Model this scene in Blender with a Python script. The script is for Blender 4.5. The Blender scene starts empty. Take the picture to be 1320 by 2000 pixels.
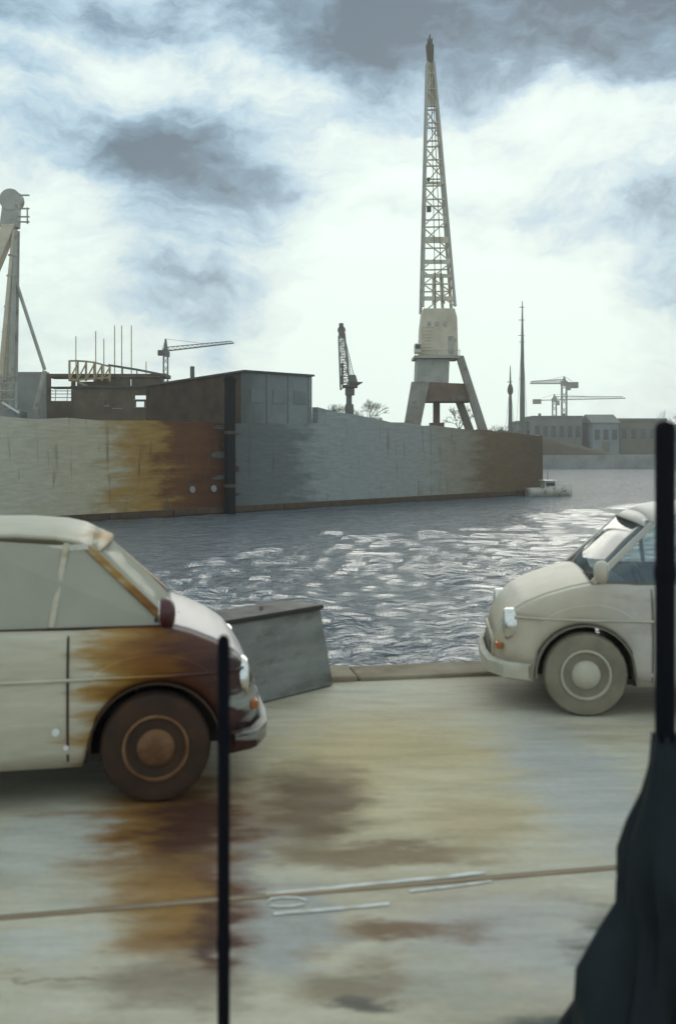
import bpy, bmesh, math, random
from mathutils import Vector, Matrix, Quaternion
import numpy as np
R = math.radians
random.seed(7)
SC = bpy.context.scene
COL = SC.collection

# ------------------------------------------------------------------ camera
CAM_H, F, CX, HY = 1.85, 2000.0, 660.0, 870.0       # eye height (m), focal length in photo pixels, horizon row
cd = bpy.data.cameras.new('camera'); cam = bpy.data.objects.new('camera', cd); COL.objects.link(cam)
cam.location = (0, 0, CAM_H); cam.rotation_euler = (R(90), 0, 0)
cd.sensor_width = 36; cd.sensor_fit = 'AUTO'; cd.lens = 36.0
cd.shift_y = -(1000 - HY) / 2000.0
cd.clip_start = 0.05; cd.clip_end = 3000
cd.dof.use_dof = True; cd.dof.focus_distance = 60; cd.dof.aperture_fstop = 2.4
SC.camera = cam
SC.render.resolution_x, SC.render.resolution_y = 675, 1024

def P(px, py, d):                # photo pixel + distance -> point in the place
    return Vector(((px - CX) / F * d, d, CAM_H - (py - HY) / F * d))
def G(px, py, z=0.0):            # photo pixel on a level surface at height z
    d = (CAM_H - z) * F / (py - HY)
    return Vector(((px - CX) / F * d, d, z))

# ------------------------------------------------------------------ sky and sun
SUN_EL, SUN_AZ = 17.0, 11.0      # azimuth measured from +Y towards +X
w = bpy.data.worlds.new('World'); SC.world = w; w.use_nodes = True
nt = w.node_tree; nt.nodes.clear()
def N(t, kind, **kw):
    n = t.nodes.new(kind)
    for k, v in kw.items():
        if k.startswith('i_'):
            key = k[2:]; key = int(key) if key.isdigit() else key.replace('_', ' ')
            n.inputs[key].default_value = v
        else: setattr(n, k, v)
    return n
def L(t, a, b): t.links.new(a, b)
def math_node(t, op, a, b=None, clamp=False):
    n = t.nodes.new('ShaderNodeMath'); n.operation = op; n.use_clamp = clamp
    for i, v in enumerate((a, b)):
        if v is None: continue
        if isinstance(v, (int, float)): n.inputs[i].default_value = v
        else: t.links.new(v, n.inputs[i])
    return n.outputs[0]
def vmath(t, op, a, b=None):
    n = t.nodes.new('ShaderNodeVectorMath'); n.operation = op
    for i, v in enumerate((a, b)):
        if v is None: continue
        if isinstance(v, (tuple, list, Vector)): n.inputs[i].default_value = tuple(v)
        else: t.links.new(v, n.inputs[i])
    return n
def ramp(t, fac, stops, interp='LINEAR'):
    n = t.nodes.new('ShaderNodeValToRGB'); n.color_ramp.interpolation = interp
    e = n.color_ramp.elements
    while len(e) < len(stops): e.new(0.5)
    for i, (p, c) in enumerate(stops):
        e[i].position = p
        e[i].color = (c, c, c, 1) if isinstance(c, (int, float)) else (*c, 1)
    t.links.new(fac, n.inputs[0]); return n.outputs[0]
def mixc(t, fac, a, b, blend='MIX'):
    n = t.nodes.new('ShaderNodeMix'); n.data_type = 'RGBA'; n.blend_type = blend
    for sock, v in ((n.inputs[0], fac), (n.inputs[6], a), (n.inputs[7], b)):
        if isinstance(v, (int, float)): sock.default_value = v
        elif isinstance(v, tuple): sock.default_value = (*v, 1)
        else: t.links.new(v, sock)
    return n.outputs[2]

sky = N(nt, 'ShaderNodeTexSky', sky_type='NISHITA', sun_disc=False)
sky.sun_elevation = R(SUN_EL); sky.sun_rotation = R(SUN_AZ)
sky.air_density = 1.3; sky.dust_density = 2.0; sky.ozone_density = 1.0
tc = N(nt, 'ShaderNodeTexCoord')
nd = N(nt, 'ShaderNodeTexNoise', i_Scale=5.0, i_Detail=5.0, i_Roughness=0.6)
L(nt, tc.outputs['Generated'], nd.inputs['Vector'])
warp = vmath(nt, 'SCALE', vmath(nt, 'SUBTRACT', nd.outputs['Color'], (0.5, 0.5, 0.5)).outputs[0]); warp.inputs['Scale'].default_value = 0.11
wdir = vmath(nt, 'ADD', tc.outputs['Generated'], warp.outputs[0]).outputs[0]
# broken stratus: layered noise on the sky direction
mp = N(nt, 'ShaderNodeMapping'); mp.inputs['Scale'].default_value = (1.0, 1.0, 2.3); mp.inputs['Location'].default_value = (0.3, 0.1, 0.4)
L(nt, wdir, mp.inputs['Vector'])
n1 = N(nt, 'ShaderNodeTexNoise', i_Scale=4.2, i_Detail=9.0, i_Roughness=0.60, i_Distortion=0.2); L(nt, mp.outputs[0], n1.inputs['Vector'])
n2 = N(nt, 'ShaderNodeTexNoise', i_Scale=15.0, i_Detail=7.0, i_Roughness=0.62); L(nt, mp.outputs[0], n2.inputs['Vector'])
v = math_node(nt, 'ADD', math_node(nt, 'MULTIPLY', n1.outputs['Fac'], 1.0), math_node(nt, 'MULTIPLY', n2.outputs['Fac'], 0.50))
v = math_node(nt, 'ADD', v, -0.19)
def blob(px, py, rx, ry, amount):   # a cloud bank (negative: dark underside, positive: thin bright veil) in the direction of a photo pixel
    global v
    c = Vector(((px - CX) / F, 1, (HY - py) / F)); ln = c.length; c.normalize()
    d = vmath(nt, 'SUBTRACT', wdir, tuple(c)).outputs[0]
    sx, sz = rx / F / ln, ry / F / ln
    d = vmath(nt, 'DIVIDE', d, (sx, max(sx, 0.3), sz)).outputs[0]
    ln_ = vmath(nt, 'LENGTH', d).outputs['Value']
    m = N(nt, 'ShaderNodeMapRange', interpolation_type='SMOOTHERSTEP'); L(nt, ln_, m.inputs['Value'])
    m.inputs['From Min'].default_value = 0.15; m.inputs['From Max'].default_value = 1.25
    m.inputs['To Min'].default_value = amount; m.inputs['To Max'].default_value = 0
    v = math_node(nt, 'ADD', v, m.outputs[0])
SKY_BLOBS = [(1000, 20, 560, 190, -.42), (1260, 90, 260, 150, -.20), (720, 70, 220, 110, -.12), (200, 270, 290, 110, -.20), (380, 300, 200, 110, -.12),
             (430, 500, 260, 280, -.22), (100, 50, 330, 70, -.16), (350, 10, 220, 60, -.16), (40, 130, 140, 35, -.16), (230, 140, 240, 80, .14),
             (830, 600, 440, 330, .36), (1000, 310, 420, 110, .14), (80, 480, 220, 170, .14), (1050, 720, 520, 200, .18),
             (1000, 405, 240, 40, -.10), (1280, 590, 160, 60, -.12), (1240, 480, 200, 120, -.06), (560, 180, 170, 160, .06)]
for b_ in SKY_BLOBS: blob(*b_)
ccol = ramp(nt, v, [(0.15, (0.9, 1.35, 1.9)), (0.32, (1.9, 2.9, 3.9)), (0.46, (3.9, 5.4, 6.5)), (0.60, (6.4, 7.4, 7.4)), (0.80, (8.0, 9.2, 8.5))])
veil = ramp(nt, v, [(0.25, 0.992), (0.48, 0.985), (0.62, 0.99), (0.8, 1.0)])
skyc = mixc(nt, veil, sky.outputs[0], ccol)
bg = N(nt, 'ShaderNodeBackground'); bg.inputs['Strength'].default_value = 0.105
L(nt, skyc, bg.inputs['Color'])
L(nt, bg.outputs[0], N(nt, 'ShaderNodeOutputWorld').inputs['Surface'])
w.cycles.sampling_method = 'MANUAL'; w.cycles.sample_map_resolution = 512

sd = bpy.data.lights.new('sun', 'SUN'); sd.energy = 0.8; sd.angle = R(38); sd.color = (1.0, 0.94, 0.82)
so = bpy.data.objects.new('sun', sd); COL.objects.link(so); so.location = (10, 60, 60)
sv = Vector((math.sin(R(SUN_AZ)) * math.cos(R(SUN_EL)), math.cos(R(SUN_AZ)) * math.cos(R(SUN_EL)), math.sin(R(SUN_EL))))
so.rotation_euler = (-sv).to_track_quat('-Z', 'Y').to_euler()
vs = SC.view_settings; vs.view_transform = 'Standard'; vs.look = 'None'; vs.gamma = 1.0; vs.exposure = 0.22; vs.use_curve_mapping = False
SC.cycles.max_bounces = 6; SC.cycles.transparent_max_bounces = 12; SC.cycles.volume_bounces = 0
try: SC.cycles.use_denoising = True
except Exception: pass

# ------------------------------------------------------------------ materials
M = {}
def mat(name, c1, c2=None, rough=0.7, scale=3.0, stretch=(1, 1, 1), detail=6, lo=.35, hi=.65, bump=0.0, bscale=None, metal=0.0, spec=0.3, coord='Object', c3=None, c3scale=1.0, c3lo=.55, c3hi=.68):
    m = bpy.data.materials.new(name); m.use_nodes = True; t = m.node_tree; b = t.nodes['Principled BSDF']
    co = N(t, 'ShaderNodeTexCoord'); mp = N(t, 'ShaderNodeMapping'); mp.inputs['Scale'].default_value = stretch
    L(t, co.outputs[coord], mp.inputs[0])
    n = N(t, 'ShaderNodeTexNoise', i_Scale=scale, i_Detail=float(detail), i_Roughness=0.6); L(t, mp.outputs[0], n.inputs['Vector'])
    c2 = c2 or tuple(x * 0.7 for x in c1)
    col = ramp(t, n.outputs['Fac'], [(lo, c1), (hi, c2)])
    if c3:
        n3 = N(t, 'ShaderNodeTexNoise', i_Scale=c3scale, i_Detail=8.0, i_Roughness=0.65); L(t, mp.outputs[0], n3.inputs['Vector'])
        col = mixc(t, ramp(t, n3.outputs['Fac'], [(c3lo, 0.0), (c3hi, 1.0)]), col, c3)
    L(t, col, b.inputs['Base Color'])
    b.inputs['Metallic'].default_value = metal; b.inputs['Specular IOR Level'].default_value = spec
    rr = ramp(t, n.outputs['Fac'], [(0.3, max(rough - .1, .02)), (0.7, min(rough + .1, 1))]); L(t, rr, b.inputs['Roughness'])
    if bump:
        nb = N(t, 'ShaderNodeTexNoise', i_Scale=bscale or scale * 6, i_Detail=5.0); L(t, mp.outputs[0], nb.inputs['Vector'])
        bp = N(t, 'ShaderNodeBump', i_Strength=bump, i_Distance=0.02); L(t, nb.outputs['Fac'], bp.inputs['Height']); L(t, bp.outputs[0], b.inputs['Normal'])
    M[name] = m; return m

def zones(name, axis, z0, z1, stops, warp=0.25, wscale=(1, 1, 1), streak=None, rough=.75, extra=None, bump=.3, spec=.25, mott=0.35, wn=1.2):
    """paint and rust that change along one local axis of a thing, with ragged noise edges"""
    m = bpy.data.materials.new(name); m.use_nodes = True; t = m.node_tree; b = t.nodes['Principled BSDF']
    co = N(t, 'ShaderNodeTexCoord'); mp = N(t, 'ShaderNodeMapping'); mp.inputs['Scale'].default_value = wscale
    L(t, co.outputs['Object'], mp.inputs[0])
    n = N(t, 'ShaderNodeTexNoise', i_Scale=wn, i_Detail=7.0, i_Roughness=0.58); L(t, mp.outputs[0], n.inputs['Vector'])
    sp = N(t, 'ShaderNodeSeparateXYZ'); L(t, co.outputs['Object'], sp.inputs[0])
    mr = N(t, 'ShaderNodeMapRange'); L(t, sp.outputs[axis], mr.inputs['Value'])
    mr.inputs['From Min'].default_value = z0; mr.inputs['From Max'].default_value = z1
    f = math_node(t, 'ADD', mr.outputs[0], math_node(t, 'MULTIPLY', math_node(t, 'SUBTRACT', n.outputs['Fac'], 0.5), warp))
    col = ramp(t, f, stops, 'EASE')
    n2 = N(t, 'ShaderNodeTexNoise', i_Scale=wn * 3.3, i_Detail=8.0, i_Roughness=0.65); L(t, mp.outputs[0], n2.inputs['Vector'])
    col = mixc(t, mott, col, ramp(t, n2.outputs['Fac'], [(.3, .35), (.72, 1.0)]), 'MULTIPLY')
    if extra:
        c, s, lo, hi, stx = extra
        mp3 = N(t, 'ShaderNodeMapping'); mp3.inputs['Scale'].default_value = stx; L(t, co.outputs['Object'], mp3.inputs[0])
        n3 = N(t, 'ShaderNodeTexNoise', i_Scale=s, i_Detail=6.0); L(t, mp3.outputs[0], n3.inputs['Vector'])
        col = mixc(t, ramp(t, n3.outputs['Fac'], [(lo, 0.0), (hi, 1.0)]), col, c)
    L(t, col, b.inputs['Base Color']); b.inputs['Roughness'].default_value = rough; b.inputs['Specular IOR Level'].default_value = spec
    if bump:
        bp = N(t, 'ShaderNodeBump', i_Strength=bump, i_Distance=0.02); L(t, n2.outputs['Fac'], bp.inputs['Height']); L(t, bp.outputs[0], b.inputs['Normal'])
    M[name] = m; return m

def glass(name, tint, alpha_rough=0.03, dust=0.0, dustc=(.6, .57, .48), refl=.12):
    m = bpy.data.materials.new(name); m.use_nodes = True; t = m.node_tree; t.nodes.clear()
    tr = N(t, 'ShaderNodeBsdfTransparent'); tr.inputs[0].default_value = (*tint, 1)
    gl = N(t, 'ShaderNodeBsdfGlossy'); gl.inputs['Roughness'].default_value = alpha_rough
    fr = N(t, 'ShaderNodeFresnel', i_IOR=1.5)
    mx = N(t, 'ShaderNodeMixShader'); L(t, math_node(t, 'ADD', fr.outputs[0], refl * .3, True), mx.inputs[0]); L(t, tr.outputs[0], mx.inputs[1]); L(t, gl.outputs[0], mx.inputs[2])
    co = N(t, 'ShaderNodeTexCoord'); n = N(t, 'ShaderNodeTexNoise', i_Scale=3.0, i_Detail=6.0); L(t, co.outputs['Object'], n.inputs['Vector'])
    df = N(t, 'ShaderNodeBsdfDiffuse'); df.inputs[0].default_value = (*dustc, 1)
    tl = N(t, 'ShaderNodeBsdfTranslucent'); tl.inputs[0].default_value = (*dustc, 1)
    dd = N(t, 'ShaderNodeMixShader', i_0=.35); L(t, df.outputs[0], dd.inputs[1]); L(t, tl.outputs[0], dd.inputs[2])
    m2 = N(t, 'ShaderNodeMixShader'); L(t, ramp(t, n.outputs['Fac'], [(.25, max(dust - .12, 0)), (.75, min(dust + .12, 1))]), m2.inputs[0])
    L(t, mx.outputs[0], m2.inputs[1]); L(t, dd.outputs[0], m2.inputs[2])
    L(t, m2.outputs[0], N(t, 'ShaderNodeOutputMaterial').inputs[0]); M[name] = m

CREAM = (.54, .49, .375); CREAM2 = (.61, .57, .465); RUST = (.20, .075, .012); OCHRE = (.36, .20, .05); DARKRUST = (.05, .014, .008)
zones('far_wall', 0, -8.3, 34, [(0.0, (.58, .545, .44)), (.15, (.52, .46, .33)), (.215, (.38, .22, .06)), (.265, (.15, .055, .016)), (.33, (.09, .030, .013)), (.338, (.13, .14, .135)),
      (.43, (.16, .175, .17)), (.50, (.33, .35, .34)), (.68, (.34, .35, .32)), (.76, (.30, .27, .21)), (.86, (.17, .11, .06)), (1.0, (.12, .08, .05))], warp=.17, wscale=(.7, 1, 3.2), wn=.60, mott=.42, bump=.5, extra=((.10, .075, .05), 1.6, .60, .80, (1.6, 1, .22)))
mat('coping', (.36, .34, .29), (.25, .23, .19), rough=.85, scale=3, bump=.4)
mat('brick_dark', (.085, .052, .032), (.05, .033, .024), rough=.9, scale=1.2, bump=.3, bscale=14)
zones('shed_front', 0, 0, 5, [(0, (.12, .125, .12)), (.3, (.20, .215, .21)), (1, (.25, .27, .27))], warp=.5, wn=.6, mott=.3)
mat('roof_felt', (.06, .055, .05), (.10, .09, .085), rough=.9, scale=1)
mat('earth', (.065, .045, .03), (.10, .075, .05), rough=.95, scale=.6, bump=.6, bscale=3)
mat('far_ground', (.17, .155, .12), (.12, .11, .09), rough=.95, scale=.1)
mat('far_stone', (.34, .34, .32), (.22, .22, .21), rough=.9, scale=.5, bump=.3)
mat('crane_paint', (.62, .55, .43), (.50, .43, .32), rough=.7, scale=.9, c3=(.30, .19, .09), c3scale=1.6, c3lo=.58, c3hi=.78)
mat('crane_grey', (.42, .41, .37), (.32, .31, .27), rough=.7, scale=.8, c3=(.26, .17, .10), c3scale=1.2)
mat('crane_leg', (.27, .25, .22), (.20, .18, .155), rough=.7, scale=.8, c3=(.16, .10, .06), c3scale=1.2)
mat('crane_rust', (.19, .125, .085), (.13, .09, .065), rough=.8, scale=.9, c3=(.20, .2, .19), c3scale=.8)
mat('crane_dark', (.06, .05, .04), (.09, .06, .04), rough=.75, scale=1.5)
mat('far_steel', (.13, .135, .13), (.10, .10, .10), rough=.6, scale=.7)
mat('rope', (.07, .07, .07), rough=.6)
mat('scaffold', (.45, .36, .22), (.34, .24, .12), rough=.6, scale=2)
mat('slab', (.14, .105, .075), (.09, .065, .045), rough=.9, scale=.7, c3=(.2, .15, .08), c3scale=.5)
mat('core', (.32, .32, .30), (.24, .235, .22), rough=.9, scale=.5)
mat('bark', (.13, .115, .09), (.09, .08, .065), rough=.95, scale=2)
mat('twig', (.17, .16, .13), (.12, .11, .09), rough=.95, scale=2)
mat('pile', (.006, .008, .011), (.014, .014, .015), spec=.05, rough=.8, scale=2, stretch=(3, 3, .3), bump=.3)
mat('house_grey', (.20, .21, .21), (.15, .155, .155), rough=.9, scale=.3)
mat('house_blue', (.24, .265, .29), (.18, .195, .21), rough=.9, scale=.3)
mat('house_brown', (.20, .175, .145), (.15, .13, .11), rough=.9, scale=.3)
mat('house_roof', (.13, .13, .125), (.19, .185, .175), rough=.8, scale=.5)
mat('dark_pane', (.03, .035, .04), (.05, .055, .06), rough=.15, spec=.5)
mat('boat_paint', (.55, .54, .48), (.42, .40, .34), rough=.5, scale=2, c3=(.25, .14, .06), c3scale=2.5)
mat('boat_dark', (.10, .06, .035), (.06, .04, .03), rough=.8, scale=3)
mat('concrete', (.26, .265, .25), (.185, .185, .175), rough=.9, scale=2.2, stretch=(1, 1, 3), bump=.35, bscale=40, c3=(.10, .085, .07), c3scale=1.5, c3lo=.52, c3hi=.72)
mat('kerb', (.30, .25, .175), (.19, .145, .09), rough=.9, scale=2, bump=.4, bscale=30, c3=(.11, .075, .045), c3scale=1.3)
mat('post', (.004, .005, .008), (.008, .007, .011), rough=.8, scale=6, stretch=(1, 1, .2), spec=.06, c3=(.015, .006, .006), c3scale=5)
mat('tarp', (.004, .007, .010), (.012, .018, .022), rough=.5, scale=3, spec=.16)
mat('tyre', (.035, .020, .014), (.065, .034, .02), rough=.95, scale=5)
mat('tyre_dust', (.25, .215, .16), (.18, .155, .115), rough=.95, scale=5)
mat('rim_rust', (.24, .13, .06), (.12, .055, .025), rough=.8, scale=6)
mat('rim_dust', (.50, .46, .37), (.40, .37, .30), rough=.8, scale=6)
mat('dust_dark', (.20, .185, .15), (.14, .13, .10), rough=.95, scale=5)
mat('rim', (.33, .31, .28), (.2, .15, .1), rough=.5, scale=6, metal=.3)
mat('chrome', (.75, .75, .72), (.6, .58, .54), rough=.22, metal=.9, scale=9)
mat('trim_dark', (.03, .027, .025), (.045, .04, .035), rough=.6, scale=6)
mat('seat_cloth', (.21, .20, .18), (.15, .14, .13), rough=.95, scale=8)
mat('lamp_lens', (.42, .40, .36), (.32, .30, .26), rough=.4, spec=.3, scale=6)
mat('orange_lens', (.42, .14, .04), (.3, .09, .02), rough=.3, scale=6)
mat('mirror_red', (.075, .012, .014), (.035, .006, .008), rough=.35, scale=7, spec=.5)
mat('white_paint', (.66, .66, .63), (.46, .42, .34), rough=.8, scale=11, stretch=(.7, 2, 1), lo=.42, hi=.60)
mat('rail_steel', (.22, .15, .09), (.30, .22, .14), rough=.7, scale=5, metal=.0)
mat('reflector', (.72, .74, .74), (.6, .62, .62), rough=.3, scale=20)
glass('car_glass', (.86, .92, .93), dust=.16, dustc=(.40, .43, .44))
glass('dusty_glass', (.8, .78, .7), dust=.86, dustc=(.58, .555, .46))

# left car: cream paint, rusted through towards the front wing; right car: greyed cream
zones('rust_paint', 0, -1.7, 1.75, [(0, CREAM2), (.60, CREAM), (.66, OCHRE), (.69, (.26, .12, .025)), (.73, RUST), (.78, (.085, .026, .012)), (.85, (.04, .012, .012)), (.872, (.24, .23, .20)), (.90, (.33, .33, .30)), (1.0, (.35, .355, .33))],
      warp=.28, wscale=(.9, .9, 5.5), wn=1.7, rough=.5, spec=.35, bump=.12, mott=.35)
zones('bonnet_paint', 0, -1.7, 1.75, [(0, CREAM), (.62, (.42, .38, .33)), (.75, (.30, .26, .27)), (1.0, (.27, .29, .31))], warp=.1, wn=1.5, rough=.35, spec=.5, bump=0, mott=.25)
zones('pale_paint', 0, -1.7, 1.75, [(0, (.34, .35, .38)), (.55, (.45, .43, .41)), (.80, (.53, .46, .36)), (1.0, (.52, .45, .32))], warp=.25, wscale=(1.5, 1, 1.5), wn=1.3, rough=.45, spec=.4, bump=.05, mott=.22, extra=((.24, .17, .14), 1.4, .56, .78, (1, 1, 4)))

# quay surface: pale sand and cement dust over setts, with rust, oil and damp stains of their own shapes
def ground_material():
    m = bpy.data.materials.new('quay_dust'); m.use_nodes = True; t = m.node_tree; b = t.nodes['Principled BSDF']
    co = N(t, 'ShaderNodeTexCoord')
    mpw = N(t, 'ShaderNodeMapping'); mpw.inputs['Scale'].default_value = (.8, 1.7, 1); mpw.inputs['Rotation'].default_value = (0, 0, R(-9)); L(t, co.outputs['Object'], mpw.inputs[0])
    nw = N(t, 'ShaderNodeTexNoise', i_Scale=2.6, i_Detail=6.0, i_Roughness=.6); L(t, mpw.outputs[0], nw.inputs['Vector'])
    wsc = vmath(t, 'MULTIPLY', vmath(t, 'SUBTRACT', nw.outputs['Color'], (.5, .5, .5)).outputs[0], (.75, .75, 0))
    pos = vmath(t, 'ADD', co.outputs['Object'], wsc.outputs[0]).outputs[0]
    n1 = N(t, 'ShaderNodeTexNoise', i_Scale=1.1, i_Detail=8.0, i_Roughness=.6); L(t, mpw.outputs[0], n1.inputs['Vector'])
    col = ramp(t, n1.outputs['Fac'], [(.30, (.37, .315, .22)), (.45, (.51, .45, .33)), (.60, (.565, .52, .405)), (.75, (.49, .465, .40))])
    def stain(px, py, rx, ry, c, amt, hard=.35, z=0):
        nonlocal col
        g = G(px, py); g1 = G(px + rx, py); g2 = G(px, py + ry)
        sx = abs(g1.x - g.x); sy = abs(g2.y - g.y)
        d = vmath(t, 'DIVIDE', vmath(t, 'SUBTRACT', pos, (g.x, g.y, 0)).outputs[0], (sx, sy, 1000)).outputs[0]
        ln = vmath(t, 'LENGTH', d).outputs['Value']
        mr = N(t, 'ShaderNodeMapRange', interpolation_type='SMOOTHSTEP'); L(t, ln, mr.inputs['Value'])
        mr.inputs['From Min'].default_value = hard; mr.inputs['From Max'].default_value = 1.3
        mr.inputs['To Min'].default_value = amt; mr.inputs['To Max'].default_value = 0
        col = mixc(t, mr.outputs[0], col, c)
    stain(760, 1500, 300, 180, (.50, .39, .20), .85)
    stain(880, 1560, 170, 100, (.56, .49, .33), .7)
    stain(1120, 1520, 130, 190, (.45, .44, .42), .85)
    stain(1000, 1830, 260, 110, (.43, .41, .38), .85)
    stain(480, 1700, 60, 260, (.30, .29, .27), .85)
    stain(560, 1800, 100, 120, (.36, .36, .345), .85)
    stain(610, 1570, 125, 110, (.13, .082, .04), .92)
    stain(760, 1665, 230, 28, (.22, .15, .08), .85)
    stain(920, 1610, 110, 60, (.42, .31, .16), .6)
    stain(790, 1815, 170, 34, (.19, .105, .05), .9)
    stain(700, 1930, 150, 60, (.22, .165, .10), .8)
    stain(860, 1920, 90, 60, (.42, .40, .32), .8)
    stain(1120, 2010, 230, 60, (.03, .05, .052), .95)
    stain(740, 1985, 70, 30, (.05, .05, .045), .8)
    stain(1270, 1860, 130, 130, (.02, .028, .033), .95)
    stain(330, 1600, 190, 150, (.24, .11, .022), .97)
    stain(380, 1760, 140, 150, (.15, .055, .015), .95)
    stain(380, 1610, 110, 110, (.06, .02, .012), .95)
    stain(405, 1800, 50, 120, (.05, .016, .012), .85)
    stain(300, 1760, 120, 120, (.34, .19, .05), .6)
    stain(150, 1598, 110, 14, (.27, .12, .03), .75)
    stain(330, 1930, 150, 70, (.24, .19, .13), .8)
    stain(90, 1650, 130, 80, (.54, .54, .49), .7)
    stain(80, 1860, 130, 45, (.52, .52, .48), .7)
    stain(120, 1917, 170, 7, (.25, .2, .13), .7)
    n2 = N(t, 'ShaderNodeTexNoise', i_Scale=22.0, i_Detail=8.0, i_Roughness=.7); L(t, co.outputs['Object'], n2.inputs['Vector'])
    mp3 = N(t, 'ShaderNodeMapping'); mp3.inputs['Scale'].default_value = (.45, 2.2, 1); mp3.inputs['Rotation'].default_value = (0, 0, R(-11)); L(t, co.outputs['Object'], mp3.inputs[0])
    n3 = N(t, 'ShaderNodeTexNoise', i_Scale=4.0, i_Detail=7.0, i_Roughness=.65); L(t, mp3.outputs[0], n3.inputs['Vector'])
    col = mixc(t, .38, col, ramp(t, n3.outputs['Fac'], [(.30, .40), (.60, 1.0)]), 'MULTIPLY')
    col = mixc(t, .22, col, ramp(t, n2.outputs['Fac'], [(.3, .45), (.65, 1.0)]), 'MULTIPLY')
    L(t, col, b.inputs['Base Color'])
    b.inputs['Specular IOR Level'].default_value = .25
    L(t, ramp(t, n1.outputs['Fac'], [(.3, .6), (.7, .9)]), b.inputs['Roughness'])
    bp = N(t, 'ShaderNodeBump', i_Strength=.35, i_Distance=.01); L(t, n2.outputs['Fac'], bp.inputs['Height']); L(t, bp.outputs[0], b.inputs['Normal'])
    M['quay_dust'] = m
ground_material()

def water_material():
    m = bpy.data.materials.new('harbour_water'); m.use_nodes = True; t = m.node_tree; b = t.nodes['Principled BSDF']
    b.inputs['Base Color'].default_value = (.13, .15, .17, 1); b.inputs['Roughness'].default_value = .10; b.inputs['IOR'].default_value = 1.33
    co = N(t, 'ShaderNodeTexCoord'); mp = N(t, 'ShaderNodeMapping'); mp.inputs['Scale'].default_value = (.75, 1.5, 1); L(t, co.outputs['Object'], mp.inputs[0])
    n = N(t, 'ShaderNodeTexNoise', i_Scale=3.2, i_Detail=5.0, i_Roughness=.55); L(t, mp.outputs[0], n.inputs['Vector'])
    mq = N(t, 'ShaderNodeMapping'); mq.inputs['Scale'].default_value = (.5, 1.25, 1); mq.inputs['Rotation'].default_value = (0, 0, R(8)); L(t, co.outputs['Object'], mq.inputs[0])
    nq = N(t, 'ShaderNodeTexNoise', i_Scale=1.35, i_Detail=4.0, i_Roughness=.5); L(t, mq.outputs[0], nq.inputs['Vector'])
    hsum = math_node(t, 'ADD', n.outputs['Fac'], math_node(t, 'MULTIPLY', nq.outputs['Fac'], 1.9))
    bp = N(t, 'ShaderNodeBump', i_Strength=1.0, i_Distance=.27); L(t, hsum, bp.inputs['Height']); L(t, bp.outputs[0], b.inputs['Normal'])
    M['harbour_water'] = m
water_material()

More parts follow.
